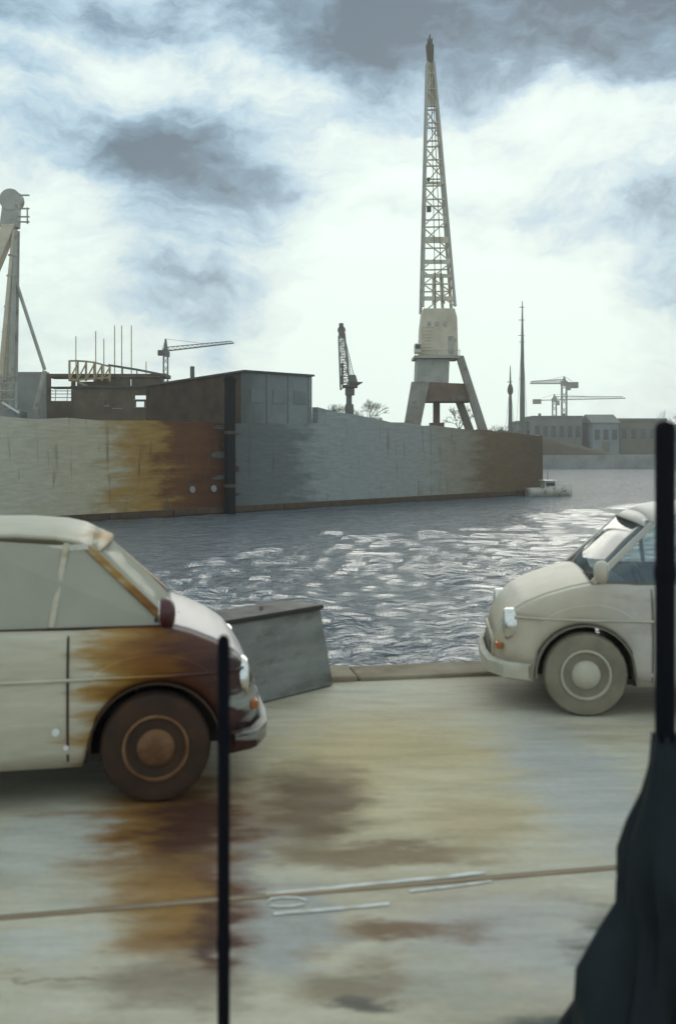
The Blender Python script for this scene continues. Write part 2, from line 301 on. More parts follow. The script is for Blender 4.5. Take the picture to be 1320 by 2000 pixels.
# ------------------------------------------------------------------ mesh helpers
class MB:
    def __init__(s): s.v = []; s.f = []
    def add(s, vs, fs):
        o = len(s.v); s.v += [tuple(p) for p in vs]; s.f += [tuple(i + o for i in f) for f in fs]; return s
    def box(s, a, b):
        x0, y0, z0 = a; x1, y1, z1 = b
        return s.add([(x0,y0,z0),(x1,y0,z0),(x1,y1,z0),(x0,y1,z0),(x0,y0,z1),(x1,y0,z1),(x1,y1,z1),(x0,y1,z1)],
                     [(0,3,2,1),(4,5,6,7),(0,1,5,4),(1,2,6,5),(2,3,7,6),(3,0,4,7)])
    def hexa(s, lo, hi):     # two quads (bottom, top)
        return s.add(list(lo) + list(hi), [(3,2,1,0),(4,5,6,7),(0,1,5,4),(1,2,6,5),(2,3,7,6),(3,0,4,7)])
    def tube(s, p0, p1, r0, r1=None, n=8, cap=True):
        p0 = Vector(p0); p1 = Vector(p1); r1 = r0 if r1 is None else r1
        q = (p1 - p0).to_track_quat('Z', 'Y'); vs = []
        for p, r in ((p0, r0), (p1, r1)):
            for i in range(n):
                a = 2 * math.pi * i / n; vs.append(p + q @ Vector((r * math.cos(a), r * math.sin(a), 0)))
        fs = [(i, (i + 1) % n, n + (i + 1) % n, n + i) for i in range(n)]
        if cap: fs += [tuple(range(n - 1, -1, -1)), tuple(range(n, 2 * n))]
        return s.add(vs, fs)
    def bar(s, p0, p1, wdt, hgt=None, up=(0, 0, 1)):
        p0 = Vector(p0); p1 = Vector(p1); hgt = hgt or wdt; d = (p1 - p0).normalized(); up = Vector(up)
        if abs(d.dot(up)) > .98: up = Vector((0, 1, 0))
        x = d.cross(up).normalized() * wdt / 2; y = d.cross(x).normalized() * hgt / 2
        c = [-x - y, x - y, x + y, -x + y]
        return s.hexa([p0 + k for k in c], [p1 + k for k in c])
    def lathe(s, prof, n=24, axis='Z', c=(0, 0, 0)):
        vs = []
        for r, h in prof:
            for i in range(n):
                a = 2 * math.pi * i / n; x, y = r * math.cos(a), r * math.sin(a)
                q = {'Z': (x, y, h), 'Y': (x, h, y), 'X': (h, x, y)}[axis]
                vs.append((q[0] + c[0], q[1] + c[1], q[2] + c[2]))
        fs = [(k*n+i, k*n+(i+1)%n, (k+1)*n+(i+1)%n, (k+1)*n+i) for k in range(len(prof)-1) for i in range(n)]
        fs += [tuple(range(n - 1, -1, -1)), tuple(range((len(prof)-1)*n, len(prof)*n))]
        return s.add(vs, fs)
    def grid(s, rows, closed=False):
        n = len(rows[0]); vs = [p for r in rows for p in r]; fs = []
        for k in range(len(rows) - 1):
            for i in range(n if closed else n - 1):
                fs.append((k*n+i, k*n+(i+1)%n, (k+1)*n+(i+1)%n, (k+1)*n+i))
        return s.add(vs, fs)
    def prism(s, pts, off):  # polygon extruded by a vector
        n = len(pts); off = Vector(off); vs = [Vector(p) for p in pts]; vs += [p + off for p in vs]
        return s.add(vs, [tuple(range(n - 1, -1, -1)), tuple(range(n, 2 * n))] + [(i, (i+1) % n, n + (i+1) % n, n + i) for i in range(n)])
    def mesh(s, name):
        me = bpy.data.meshes.new(name); me.from_pydata(s.v, [], s.f); me.update()
        bm = bmesh.new(); bm.from_mesh(me); bmesh.ops.recalc_face_normals(bm, faces=bm.faces); bm.to_mesh(me); bm.free()
        return me
    def build(s, name, m, parent=None, smooth=None, bevel=0, loc=None, solid=0):
        me = s.mesh(name); me.materials.append(M[m])
        if smooth:
            me.shade_smooth(); me.set_sharp_from_angle(angle=R(smooth))
        o = bpy.data.objects.new(name, me); COL.objects.link(o)
        if parent: o.parent = parent
        if loc is not None: o.location = loc
        if solid:
            md = o.modifiers.new('thickness', 'SOLIDIFY'); md.thickness = solid; md.offset = 0
        if bevel:
            md = o.modifiers.new('bevel', 'BEVEL'); md.width = bevel; md.segments = 2; md.limit_method = 'ANGLE'
        return o
def tag(o, label=None, cat=None, group=None, kind=None):
    for k, x in (('label', label), ('category', cat), ('group', group), ('kind', kind)):
        if x: o[k] = x
    return o
def empty(name, loc, rz=0):
    o = bpy.data.objects.new(name, None); COL.objects.link(o); o.location = loc; o.rotation_euler = (0, 0, rz); o.empty_display_size = .2
    return o
UNIT = {}
def member(name, p0, p1, t, m, parent):     # one steel member: shared unit bar, placed between two points
    if m not in UNIT:
        me = MB().box((-.5, -.5, 0), (.5, .5, 1)).mesh('steel_member'); me.materials.append(M[m]); UNIT[m] = me
    p0 = Vector(p0); p1 = Vector(p1); d = p1 - p0
    o = bpy.data.objects.new(name, UNIT[m]); COL.objects.link(o); o.parent = parent
    o.location = p0; o.rotation_mode = 'QUATERNION'; o.rotation_quaternion = d.to_track_quat('Z', 'Y'); o.scale = (t, t, d.length)
    return o
def lerp(a, b, t): return a + (b - a) * t
def interp(x, pts):
    if x <= pts[0][0]: return pts[0][1]
    for (a, fa), (b, fb) in zip(pts, pts[1:]):
        if x <= b:
            u = (x - a) / (b - a); return fa + (fb - fa) * u
    return pts[-1][1]

# ================================================================== THE SETTING
WZ = -1.5                                     # water level
# near quay: edge line runs slightly away to the right
EX, EY, ES = 1.26, 8.69, 0.19
def edge_y(x): return EY + ES * (x - EX)
q = MB()
q.prism([(-40, -30, 0), (40, -30, 0), (40, edge_y(40) - .45, 0), (-40, edge_y(-40) - .45, 0)], (0, 0, -4))
tag(q.build('quay', 'quay_dust'), kind='structure', label='pale dusty quay surface with rust and damp stains')
kerb = tag(empty('quay_edge', (0, 0, 0)), kind='structure')
dirv = Vector((1, ES, 0)).normalized(); nrm = Vector((-dirv.y, dirv.x, 0))
for i in range(26):
    s0 = -18 + i * 1.4; a = Vector((EX, EY, 0)) + dirv * (s0 + .006); b_ = Vector((EX, EY, 0)) + dirv * (s0 + 1.392)
    h = .035 + random.uniform(-.008, .008); j = random.uniform(-.012, .012)
    k = MB().hexa([a - nrm * .45 + Vector((0,0,-.5)), b_ - nrm * .45 + Vector((0,0,-.5)), b_ + nrm * (j) + Vector((0,0,-.5)), a + nrm * j + Vector((0,0,-.5))],
                  [a - nrm * .45 + Vector((0,0,h)), b_ - nrm * .45 + Vector((0,0,h)), b_ + nrm * j + Vector((0,0,h)), a + nrm * j + Vector((0,0,h))])
    k.build('coping_stone', 'kerb', kerb, bevel=.02)
MB().prism([Vector((-40, edge_y(-40) - .04, -.5)), Vector((40, edge_y(40) - .04, -.5)), Vector((40, edge_y(40) - .44, -.5)), Vector((-40, edge_y(-40) - .44, -.5))], (0, 0, -3)).build('quay_face', 'concrete', kerb)

# water: wind ripples as real relief, finer near the quay
def water():
    rng = np.random.default_rng(3)
    waves = []
    for i in range(46):
        lam = .40 * (4.0 ** rng.random()); th = rng.normal(R(80), R(34)); k = 2 * math.pi / lam
        waves.append((k * math.cos(th), k * math.sin(th), rng.uniform(0, 6.28), lam * .0125))
    rows = []; y = 8.0; ds = []
    while y < 190: ds.append(y); y += max(.10, .0125 * (y - 4) ** 1.08)
    ncol = 330
    D = np.array(ds)[:, None]; U = np.linspace(-.50, .50, ncol)[None, :]
    X = U * (D + 6); Y = np.repeat(D, ncol, 1) + ES * X * (20 / (20 + D)) * 1.0
    Y = np.maximum(Y, EY + ES * (X - EX) - .03)
    Z = np.zeros_like(X)
    for kx, ky, ph, a in waves:
        lam = 2 * math.pi / math.hypot(kx, ky)
        fade = np.clip((lam * 40 - D) / (lam * 20) + .25, .12, 1)
        pz = np.sin(kx * X + ky * Y + ph); Z += a * fade * (pz + .25 * pz * np.abs(pz))
    g = np.sin(.35 * X + .9) * np.sin(.22 * Y + .05 * X) ; Z *= (.8 + .35 * g)
    m = MB(); vs = np.stack([X, Y, Z + WZ], -1).reshape(-1, 3)
    nr = len(ds); me = bpy.data.meshes.new('water')
    idx = np.arange(nr * ncol).reshape(nr, ncol)
    f = np.stack([idx[:-1, :-1], idx[:-1, 1:], idx[1:, 1:], idx[1:, :-1]], -1).reshape(-1, 4)
    me.from_pydata(vs.tolist(), [], f.tolist()); me.update(); me.shade_smooth(); me.materials.append(M['harbour_water'])
    o = bpy.data.objects.new('water', me); COL.objects.link(o); tag(o, kind='structure')
    MB().prism([(-400, -20, WZ - .35), (400, -20, WZ - .35), (400, 200, WZ - .35), (-400, 200, WZ - .35)], (0, 0, -.2)).build('harbour_bed', 'far_ground').__setitem__('kind', 'structure')
water()

# far quay in its own frame: s runs along its face, n back from it
Q0 = Vector((-9.47, 46.2, 0)); QU = Vector((.697, .717, 0)).normalized(); QN = Vector((-QU.y, QU.x, 0)); QA = math.atan2(QU.y, QU.x)
def qs(px):
    k = (px - CX) / F; return (k * Q0.y - Q0.x) / (QU.x - QU.y * k)
def QP(s, n, z=0): p = Q0 + QU * s + QN * n; return Vector((p.x, p.y, z))
DECK = 2.5
fq = empty('far_quay', (Q0.x, Q0.y, 0), QA); tag(fq, kind='structure')
MB().prism([(-45, .5, -3), (34, .5, -3), (47, 11, -3), (75, 50, -3), (75, 190, -3), (-45, 190, -3)], (0, 0, DECK + 3)).build('quay_deck', 'far_ground', fq)
prof = [(-45, 3.0), (qs(440), 2.98), (qs(622), 3.02), (qs(622) + .02, 3.88), (qs(690), 3.62), (qs(750), 3.30), (qs(850), 3.05), (qs(960), 2.80), (qs(1060) , 2.50)]
ss = sorted(set([-45 + i * 1.5 for i in range(53)] + [p[0] for p in prof])); ss = [s for s in ss if s <= prof[-1][0]]
wl = MB(); rowsA = []
for s in ss:
    z = interp(s, prof); wob = .05 * math.sin(s * 1.7) + .04 * math.sin(s * 4.1)
    rowsA.append([(s, 0, -3), (s, 0, -1.2), (s, .02, .2), (s, .05, z - .3 + wob * .3), (s, .06, z + wob), (s, .5, z + wob), (s, .5, -3)])
wl.grid(rowsA); n_ = 7; wl.f += [tuple(range(n_)), tuple(range((len(ss)-1)*n_, len(ss)*n_))]
wl.build('quay_wall', 'far_wall', fq)
# waterline timber and two mooring rings
for i in range(12):
    s0 = -8 + i * 3.5
    MB().box((s0, -.10, -1.45), (s0 + 3.46, .0 - .003, -1.15)).build('fender_beam', 'boat_dark', fq, bevel=.02)
for px in (375, 417):
    MB().lathe([(.0, -.06), (.15, -.06), (.17, -.03), (.17, .0)], 14, 'Y', (qs(px), -.02, -.25)).build('mooring_plate', 'far_stone', fq)

# far bank across the basin
fb = tag(empty('far_bank', (0, 0, 0)), kind='structure')
MB().prism([(10, 149, -3), (420, 149, -3), (440, 470, -3), (-440, 470, -3), (-300, 250, -3), (-20, 200, -3)], (0, 0, 3.35)).build('bank_ground', 'far_ground', fb)
MB().prism([(10, 148.5, -3), (420, 148.5, -3), (420, 148.98, -3), (10, 148.98, -3)], (0, 0, 3.45)).build('bank_wall', 'far_stone', fb)
mo = MB(); rows = []
for i in range(27):
    t = i / 26; px = 930 + t * 300; top = P(px, interp(px, [(930, 838), (1000, 843), (1060, 852), (1120, 868), (1180, 882), (1230, 890)]), 152.5).z + .25 * math.sin(i * 1.9) * (1 - t)
    x = P(px, 0, 152.5).x; top = max(top, .5); rows.append([(x, 149.4, .32), (x, 150.6, lerp(.32, top, .55)), (x, 152.3, top), (x, 154.2, top - .15), (x, 157, .32)])
mo.grid(rows).build('earth_mound', 'earth', fb, smooth=60)

# ================================================================== THINGS ON THE FAR QUAY
# shed on the quay edge
s0, s1 = qs(490), qs(622)
sh = empty('warehouse', QP(s0, 0, DECK), QA); tag(sh, 'low grey flat-roofed warehouse at the water edge beside the black mooring pile', 'building')
wd = s1 - s0; hF, hB, dp = 5.57 - DECK, 5.15 - DECK, 9.0
MB().prism([(0.02, .52, 0), (wd, .52, 0), (wd, .52, hF), (0.02, .52, hF)], (0, .25, 0)).build('front_wall', 'shed_front', sh)
MB().prism([(0.02, .78, 0), (.27, .78, 0), (.27, .78, hF), (.02, .78, hF)], (0, 0, 0)) 
MB().add([(0.02, .775, 0), (.27, .775, 0), (.27, dp, 0), (.02, dp, 0), (.02, .775, hF), (.27, .775, hF), (.27, dp, hB), (.02, dp, hB)],
         [(0,3,2,1),(4,5,6,7),(0,1,5,4),(1,2,6,5),(2,3,7,6),(3,0,4,7)]).build('side_wall', 'brick_dark', sh)
MB().add([(wd - .25, .775, 0), (wd, .775, 0), (wd, dp, 0), (wd - .25, dp, 0), (wd - .25, .775, hF), (wd, .775, hF), (wd, dp, hB), (wd - .25, dp, hB)],
         [(0,3,2,1),(4,5,6,7),(0,1,5,4),(1,2,6,5),(2,3,7,6),(3,0,4,7)]).build('side_wall', 'brick_dark', sh)
MB().add([(-.1, .40, hF), (wd + .1, .40, hF), (wd + .1, dp + .1, hB), (-.1, dp + .1, hB), (-.1, .40, hF + .10), (wd + .1, .40, hF + .10), (wd + .1, dp + .1, hB + .10), (-.1, dp + .1, hB + .10)],
         [(0,3,2,1),(4,5,6,7),(0,1,5,4),(1,2,6,5),(2,3,7,6),(3,0,4,7)]).build('roof', 'roof_felt', sh)
# front wall runs down the quay face as a grey plinth with shallow piers
for k in range(4):
    x = .15 + k * (wd - .3) / 3
    MB().box((x - .12, .47, 0), (x + .12, .515, hF - .05)).build('pier', 'shed_front', sh)
for k in range(3):
    x = .15 + (k + .5) * (wd - .3) / 3
    MB().box((x - .45, .488, 1.55), (x + .45, .517, 2.25)).build('louvre_panel', 'house_grey', sh)
MB().tube((.35, 5.2, hF - .35), (.35, 5.2, hF + .55), .12).build('vent_pipe', 'far_steel', sh)

# black mooring pile against the far quay
pp = QP(qs(440), -.36, 0)
mp_ = empty('mooring_pile', (pp.x, pp.y, -2.2)); tag(mp_, 'tall black mooring pile standing in the water against the rust-stained quay', 'mooring pile')
MB().lathe([(.27, 0), (.27, 7.0), (.25, 7.12)], 14).build('shaft', 'pile', mp_, smooth=40)
MB().lathe([(.31, 0), (.31, .22), (.20, .34), (0.02, .36)], 14, 'Z', (0, 0, 7.12)).build('cap', 'pile', mp_, smooth=40)
for z in (2.0, 4.6): MB().lathe([(.285, z), (.285, z + .16)], 14).build('band', 'crane_dark', mp_)

# dark low block behind the warehouse side (long brick store)
st = empty('brick_store', P(250, HY, 72) - Vector((0, 0, CAM_H - DECK))); tag(st, 'long dark brick store with small bright window gaps under the building site', 'building')
xo = st.location.x
def sx(px, d=72): return (px - CX) / F * d - xo
def sz(py, d=72): return CAM_H - (py - HY) / F * d - DECK
def wall_with_gaps(mb, x0, x1, z0, z1, y0, y1, gaps):
    xs = sorted(set([x0, x1] + [g[0] for g in gaps] + [g[1] for g in gaps])); zs = sorted(set([z0, z1] + [g[2] for g in gaps] + [g[3] for g in gaps]))
    for a, b2 in zip(xs, xs[1:]):
        run = None
        for c, d in zip(zs, zs[1:]):
            hole = any(g[0] - 1e-6 <= a and b2 <= g[1] + 1e-6 and g[2] - 1e-6 <= c and d <= g[3] + 1e-6 for g in gaps)
            if not hole: mb.box((a, y0, c), (b2, y1, d))
gaps = [(sx(265), sx(282), sz(795), sz(784)), (sx(285), sx(298), sz(795), sz(784)), (sx(263), sx(299), sz(780), sz(772)), (sx(322), sx(333), sz(792), sz(780)), (sx(338), sx(346), sz(792), sz(780)), (sx(353), sx(361), sz(793), sz(780)),
        (sx(205), sx(213), sz(792), sz(782)), (sx(222), sx(238), sz(797), sz(788))]
m_ = MB(); wall_with_gaps(m_, sx(145), sx(470), 0, sz(757), 0, .3, gaps); m_.build('wall', 'slab', st)
m_ = MB(); m_.box((sx(145) - .2, -.15, sz(757)), (sx(470), .5, sz(757) + .12)); m_.build('roof_edge', 'roof_felt', st)
for g in gaps:
    MB().box((g[0] - .05, -.06, g[2] - .06), (g[1] + .05, -.002, g[2])).build('sill', 'core', st)
for k in range(4):
    x = sx(150) + k * 3.2; MB().bar((x, .3, 0), (x, 3.0, 0.01), .2).build('foot_brace', 'slab', st); MB().bar((x, .31, sz(770)), (x, 2.9, .05), .14).build('brace', 'slab', st)

# building site: slabs, columns, scaffold
bs = empty('building_site', P(180, HY, 78) - Vector((0, 0, CAM_H - DECK))); tag(bs, 'half-built concrete block with open floors and tan scaffold frames', 'building')
xo2 = bs.location.x
def bx_(px, d=78): return (px - CX) / F * d - xo2
def bz_(py, d=78): return CAM_H - (py - HY) / F * d - DECK
MB().box((bx_(-60), 0, 0), (bx_(28), 1.2, bz_(735))).build('stair_core', 'core', bs)
MB().box((bx_(30), .1, 0), (bx_(92), .8, bz_(726))).build('lift_core', 'core', bs, bevel=.05)
MB().box((bx_(92) + .003, 0, bz_(737)), (bx_(325), 2.2, bz_(730))).build('roof_slab', 'slab', bs)
MB().box((bx_(92) + .003, 0, bz_(757)), (bx_(150), 2.2, bz_(755))).build('floor_slab', 'slab', bs)
MB().box((bx_(92) + .003, 0, 0), (bx_(252), .4, bz_(783))).build('ground_floor_wall', 'slab', bs)
for (a, b2, c, d) in ((188, 254, 783, 738), (150, 186, 783, 745), (256, 312, 768, 738)):
    MB().box((bx_(a), .15, bz_(c) + .002), (bx_(b2), .35, bz_(d))).build('wall_panel', 'slab', bs)
for px in (95, 143, 187, 230, 314):
    MB().box((bx_(px) - .14, .02, bz_(783) + .002), (bx_(px) + .14, .30, bz_(737) - .002)).build('column', 'slab', bs)
for px in (108, 131): MB().bar((bx_(px), .1, bz_(783)), (bx_(px) + .05, .1, bz_(757)), .05).build('prop', 'scaffold', bs)
for z_ in (764, 770, 777): MB().box((bx_(97), .10, bz_(z_)), (bx_(141), .14, bz_(z_) + .05)).build('guard_rail', 'slab', bs)
sc_px = [(140, 705), (156, 705), (172, 706), (188, 708), (203, 712), (218, 716)]
for i, (px, py) in enumerate(sc_px):
    MB().box((bx_(px) - .07, -.6, bz_(745)), (bx_(px) + .07, -.46, bz_(py))).build('scaffold_post', 'scaffold', bs)
    if i:
        p0 = sc_px[i-1]
        MB().bar((bx_(p0[0]), -.53, bz_(p0[1] + 1)), (bx_(px), -.53, bz_(py + 1)), .13).build('scaffold_ledger', 'scaffold', bs)
        MB().bar((bx_(p0[0]), -.66, bz_(744)), (bx_(px), -.66, bz_(p0[1] + 8)), .09).build('scaffold_brace', 'scaffold', bs)
MB().bar((bx_(140), -.53, bz_(744)), (bx_(218), -.53, bz_(738)), .15).build('scaffold_ledger', 'scaffold', bs)
MB().bar((bx_(140), -.4, bz_(738)), (bx_(188), -.4, bz_(762)), .16).build('scaffold_board', 'scaffold', bs)
for a, b2 in (((212, 713), (268, 722)), ((268, 722), (325, 733))):
    MB().bar((bx_(a[0]), 0, bz_(a[1])), (bx_(b2[0]), 0, bz_(b2[1])), .16).build('edge_rail', 'far_steel', bs)
for px in (240, 268, 296): MB().bar((bx_(px), 0, bz_(731)), (bx_(px), 0, bz_(interp(px, [(212, 713), (325, 733)]))), .08).build('rail_post', 'far_steel', bs)
for px, py in ((145, 655), (184, 645), (200, 660), (221, 634), (235, 634), (254, 634), (283, 705)):
    MB().tube((bx_(px), .6, bz_(731)), (bx_(px), .6, bz_(py)), .04, .035, 6).build('starter_pole', 'scaffold', bs)

# ---- lattice helper
def lattice(parent, base, top, wb, wt, bays, tc, tb, m, mb=None, brace='brace', chord='boom_chord', depth=1.0, xbrace=True):
    base = Vector(base); top = Vector(top); ax = (top - base).normalized()
    side = ax.cross(Vector((0, 1, 0))).normalized(); fwd = side.cross(ax).normalized(); mb = mb or m
    lv = [i / bays for i in range(bays + 1)]
    # bays get shorter to the top
    tt = [1 - (1 - u) ** 1.15 for u in lv]
    cs = []
    for u in tt:
        c = base.lerp(top, u); h = lerp(wb, wt, u) / 2
        cs.append([c + side * (h * a) + fwd * (h * b2 * depth) for a, b2 in ((-1, -1), (1, -1), (1, 1), (-1, 1))])
    for k in range(4): member(chord, cs[0][k], cs[-1][k], tc, m, parent)
    for i in range(bays):
        for k in range(4):
            k2 = (k + 1) % 4
            a, b2 = (cs[i][k], cs[i+1][k2]) if (i + k) % 2 == 0 else (cs[i][k2], cs[i+1][k])
            member(brace, a, b2, tb, mb, parent)
            if i: member(brace, cs[i][k], cs[i][k2], tb * 1.15, mb, parent)
    return cs

# ---- the big harbour crane
DC = 85.0
base = P(862, HY, DC); cr = empty('harbour_crane', (base.x, base.y, DECK)); tag(cr, 'tall rusty beige harbour crane with raised lattice boom on a portal', 'crane')
def cx_(px): return (px - 862) / F * DC
def cz_(py): return CAM_H - (py - HY) / F * DC - DECK
gy = 2.6
for (xb, xt, wbm, wtm, yy, m) in ((796, 818, 30, 34, -1, 'crane_leg'), (938, 893, 17, 14, -1, 'crane_leg'), (806, 822, 30, 34, 1, 'crane_leg'), (930, 888, 17, 14, 1, 'crane_leg')):
    a = cx_(xb); b2 = cx_(xt); wa = wbm / F * DC / 2; wt_ = wtm / F * DC / 2; y0, y1 = yy * gy, yy * gy * .55; zt = cz_(748) if xb < 860 else cz_(698)
    if xb > 860 and yy > 0: zt = cz_(748)
    MB().hexa([(a - wa, y0 - .35, 0), (a + wa, y0 - .35, 0), (a + wa, y0 + .35, 0), (a - wa, y0 + .35, 0)],
              [(b2 - wt_, y1 - .35, zt), (b2 + wt_, y1 - .35, zt), (b2 + wt_, y1 + .35, zt), (b2 - wt_, y1 + .35, zt)]).build('portal_leg', m, cr, bevel=.04)
    MB().box((a - wa - .25, y0 - .45, 0), (a + wa + .25, y0 + .45, .5)).build('bogie', 'crane_dark', cr, bevel=.05)
MB().prism([(cx_(812), 0, cz_(786)), (cx_(918), 0, cz_(786)), (cx_(913), 0, cz_(752)), (cx_(810), 0, cz_(748))], (0, 3.2, 0)).build('portal_beam', 'crane_rust', cr, loc=(0, -1.75, 0), bevel=.04)
MB().prism([(cx_(810), 0, cz_(748) + .003), (cx_(872), 0, cz_(750) + .003), (cx_(874), 0, cz_(704)), (cx_(812), 0, cz_(704))], (0, 2.8, 0)).build('turntable_house', 'crane_grey', cr, loc=(0, -1.5, 0), bevel=.04)
MB().box((cx_(846), -.35, 0), (cx_(858), .35, cz_(786))).build('centre_column', 'crane_rust', cr)
MB().box((cx_(846) - .3, -.6, 0), (cx_(866), .6, cz_(826))).build('drive_box', 'crane_rust', cr)
MB().box((cx_(806), -1.9, cz_(703)), (cx_(893), 1.6, cz_(698))).build('platform', 'crane_grey', cr)
MB().prism([(cx_(817), 0, cz_(697)), (cx_(891), 0, cz_(697)), (cx_(890), 0, cz_(660)), (cx_(889), 0, cz_(624)), (cx_(884), 0, cz_(606)), (cx_(824), 0, cz_(606)), (cx_(820), 0, cz_(640))], (0, 2.6, 0)).build('machine_house', 'crane_paint', cr, loc=(0, -1.3, 0), bevel=.05)
mh = cr.children[-1]
for px in (835, 850, 866): MB().box((cx_(px) - .13, -1.36, cz_(640)), (cx_(px) + .13, -1.302, cz_(632))).build('window', 'crane_grey', cr)
MB().box((cx_(872), -1.35, cz_(694)), (cx_(882), -1.302, cz_(660))).build('door', 'crane_grey', cr)
for k in range(9):
    y_ = cz_(694) + k * .27; MB().box((cx_(820), -1.34, y_), (cx_(842), -1.302, y_ + .06)).build('louvre', 'crane_paint', cr)
for px in (808, 850, 892): member('rail_post', (cx_(px), -1.85, cz_(698)), (cx_(px), -1.85, cz_(688)), .05, 'crane_grey', cr)
member('handrail', (cx_(806), -1.85, cz_(688)), (cx_(893), -1.85, cz_(688)), .05, 'crane_grey', cr)
MB().box((cx_(806), -2.3, cz_(694)), (cx_(818), -1.3, cz_(676))).build('cabin', 'crane_paint', cr, bevel=.05)
MB().box((cx_(807), -2.34, cz_(686)), (cx_(817), -2.302, cz_(678))).build('cabin_window', 'dark_pane', cr)
# boom
B0 = (cx_(855.5), .6, cz_(604)); B1 = (cx_(846), 2.8, cz_(98))
cs = lattice(cr, B0, B1, 62 / F * DC, 13 / F * DC, 13, .19, .10, 'crane_grey', 'crane_paint')
for py, tk in ((585, .34), (540, .30), (512, .34), (468, .5), (352, .22)):
    u = (604 - py) / (604 - 98); c = Vector(B0).lerp(Vector(B1), u); hw = lerp(62, 13, u) / F * DC / 2
    MB().box((c.x - hw, c.y - hw - .08, c.z - tk / 2), (c.x + hw, c.y - hw + .06, c.z + tk / 2)).build('tie_plate', 'crane_paint', cr)
for u0, u1 in ((0, .14), (0.02, .12)):
    for sgn in (-1, 1):
        a = Vector(B0).lerp(Vector(B1), u0); b2 = Vector(B0).lerp(Vector(B1), u1)
        MB().bar(a + Vector((sgn * (.32 + u0 * 5), -1.0, 0)), b2 + Vector((sgn * (.24 + u0 * 5), -.9, 0)), .22).build('foot_strut', 'crane_paint', cr)
# solid upper nose of the boom, head with sheaves
c1 = Vector(B0).lerp(Vector(B1), .82); c2 = Vector(B1)
MB().hexa([c1 + Vector((a * .30, b2 * .16, 0)) for a, b2 in ((-1,-1),(1,-1),(1,1),(-1,1))], [c2 + Vector((a * .17, b2 * .16, 0)) for a, b2 in ((-1,-1),(1,-1),(1,1),(-1,1))]).build('boom_nose', 'crane_paint', cr)
hd = MB().hexa([c2 + Vector((a * .26, b2 * .3, 0)) for a, b2 in ((-1,-1),(1,-1),(1,1),(-1,1))], [Vector((cx_(845), 2.9, cz_(62))) + Vector((a * .34, b2 * .3, 0)) for a, b2 in ((-1,-1),(1,-1),(1,1),(-1,1))]).build('boom_head', 'crane_dark', cr, bevel=.05)
MB().lathe([(.05, -.2), (.42, -.2), (.34, -.05), (.34, .05), (.42, .2), (.05, .2)], 16, 'X', (cx_(845), 2.9, cz_(58))).build('sheave', 'crane_dark', cr)
MB().tube((cx_(845), 2.9, cz_(52)), (cx_(845.5), 2.9, cz_(40)), .09, .05).build('head_lamp_mast', 'crane_dark', cr)
member('hoist_rope', (cx_(845), 2.2, cz_(60)), (cx_(848), -.9, cz_(606)), .05, 'rope', cr)
member('hoist_rope', (cx_(846.5), 2.2, cz_(60)), (cx_(862), -.9, cz_(606)), .05, 'rope', cr)
MB().box((cx_(834), 0.1, cz_(412)), (cx_(842), .5, cz_(402))).build('floodlight', 'crane_dark', cr)
MB().box((cx_(835), 0.4, cz_(350)), (cx_(840), .7, cz_(344))).build('floodlight', 'crane_dark', cr)

# ---- second luffing crane, lattice jib only above the wall
D2 = 105.0
b0 = P(682, HY, D2); c2r = empty('jib_crane', (b0.x, b0.y, DECK)); tag(c2r, 'small dark lattice jib crane behind the grey wall, right of the warehouse', 'crane')
def kx(px): return (px - 682) / F * D2
def kz(py): return CAM_H - (py - HY) / F * D2 - DECK
MB().hexa([(kx(672), -.9, 0), (kx(694), -.9, 0), (kx(694), .9, 0), (kx(672), .9, 0)], [(kx(674), -.7, kz(790)), (kx(690), -.7, kz(790)), (kx(690), .7, kz(790)), (kx(674), .7, kz(790))]).build('pedestal', 'far_steel', c2r)
MB().box((kx(674), -.8, kz(772)), (kx(692), .8, kz(758))).build('slew_house', 'far_steel', c2r, bevel=.05)
MB().box((kx(676), -.5, kz(790) + .003), (kx(687), .5, kz(772) - .003)).build('slew_post', 'far_steel', c2r)
MB().box((kx(668), -1.3, kz(757)), (kx(698), 1.2, kz(753))).build('platform', 'crane_dark', c2r)
MB().hexa([(kx(683), -1.1, kz(752)), (kx(700), -1.1, kz(752)), (kx(700), .6, kz(752)), (kx(683), .6, kz(752))], [(kx(683), -1.1, kz(747)), (kx(708), -1.1, kz(747)), (kx(708), .6, kz(747)), (kx(683), .6, kz(747))]).build('counterweight', 'crane_dark', c2r)
MB().hexa([(kx(680), -.8, kz(746.8)), (kx(698), -.8, kz(746.8)), (kx(698), .6, kz(746.8)), (kx(680), .6, kz(746.8))], [(kx(682), -.8, kz(733)), (kx(694), -.8, kz(733)), (kx(694), .6, kz(733)), (kx(682), .6, kz(733))]).build('cabin', 'far_steel', c2r)
lattice(c2r, (kx(674), -.2, kz(757)), (kx(667.5), 2.2, kz(655)), 18 / F * D2, 12 / F * D2, 9, .16, .09, 'far_steel', 'crane_grey')
MB().bar((kx(668.5), -.75, kz(752)), (kx(668.5), -.55, kz(710)), .22, .1).build('luffing_ram', 'crane_dark', c2r)
MB().box((kx(661), 1.9, kz(657)), (kx(675), 2.5, kz(646))).build('boom_head', 'crane_rust', c2r, bevel=.08)
MB().lathe([(.05, -.15), (.42, -.15), (.34, 0), (.42, .15), (.05, .15)], 14, 'Y', (kx(667), 2.2, kz(640))).build('sheave', 'far_steel', c2r)
MB().box((kx(662), 2.0, kz(636)), (kx(671), 2.4, kz(626))).build('head_cap', 'far_steel', c2r, bevel=.1)
member('stay_rope', (kx(671), 2.2, kz(645)), (kx(694), 0, kz(747)), .06, 'rope', c2r)
member('stay_rope', (kx(672), 2.2, kz(650)), (kx(688), -.4, kz(747)), .06, 'rope', c2r)

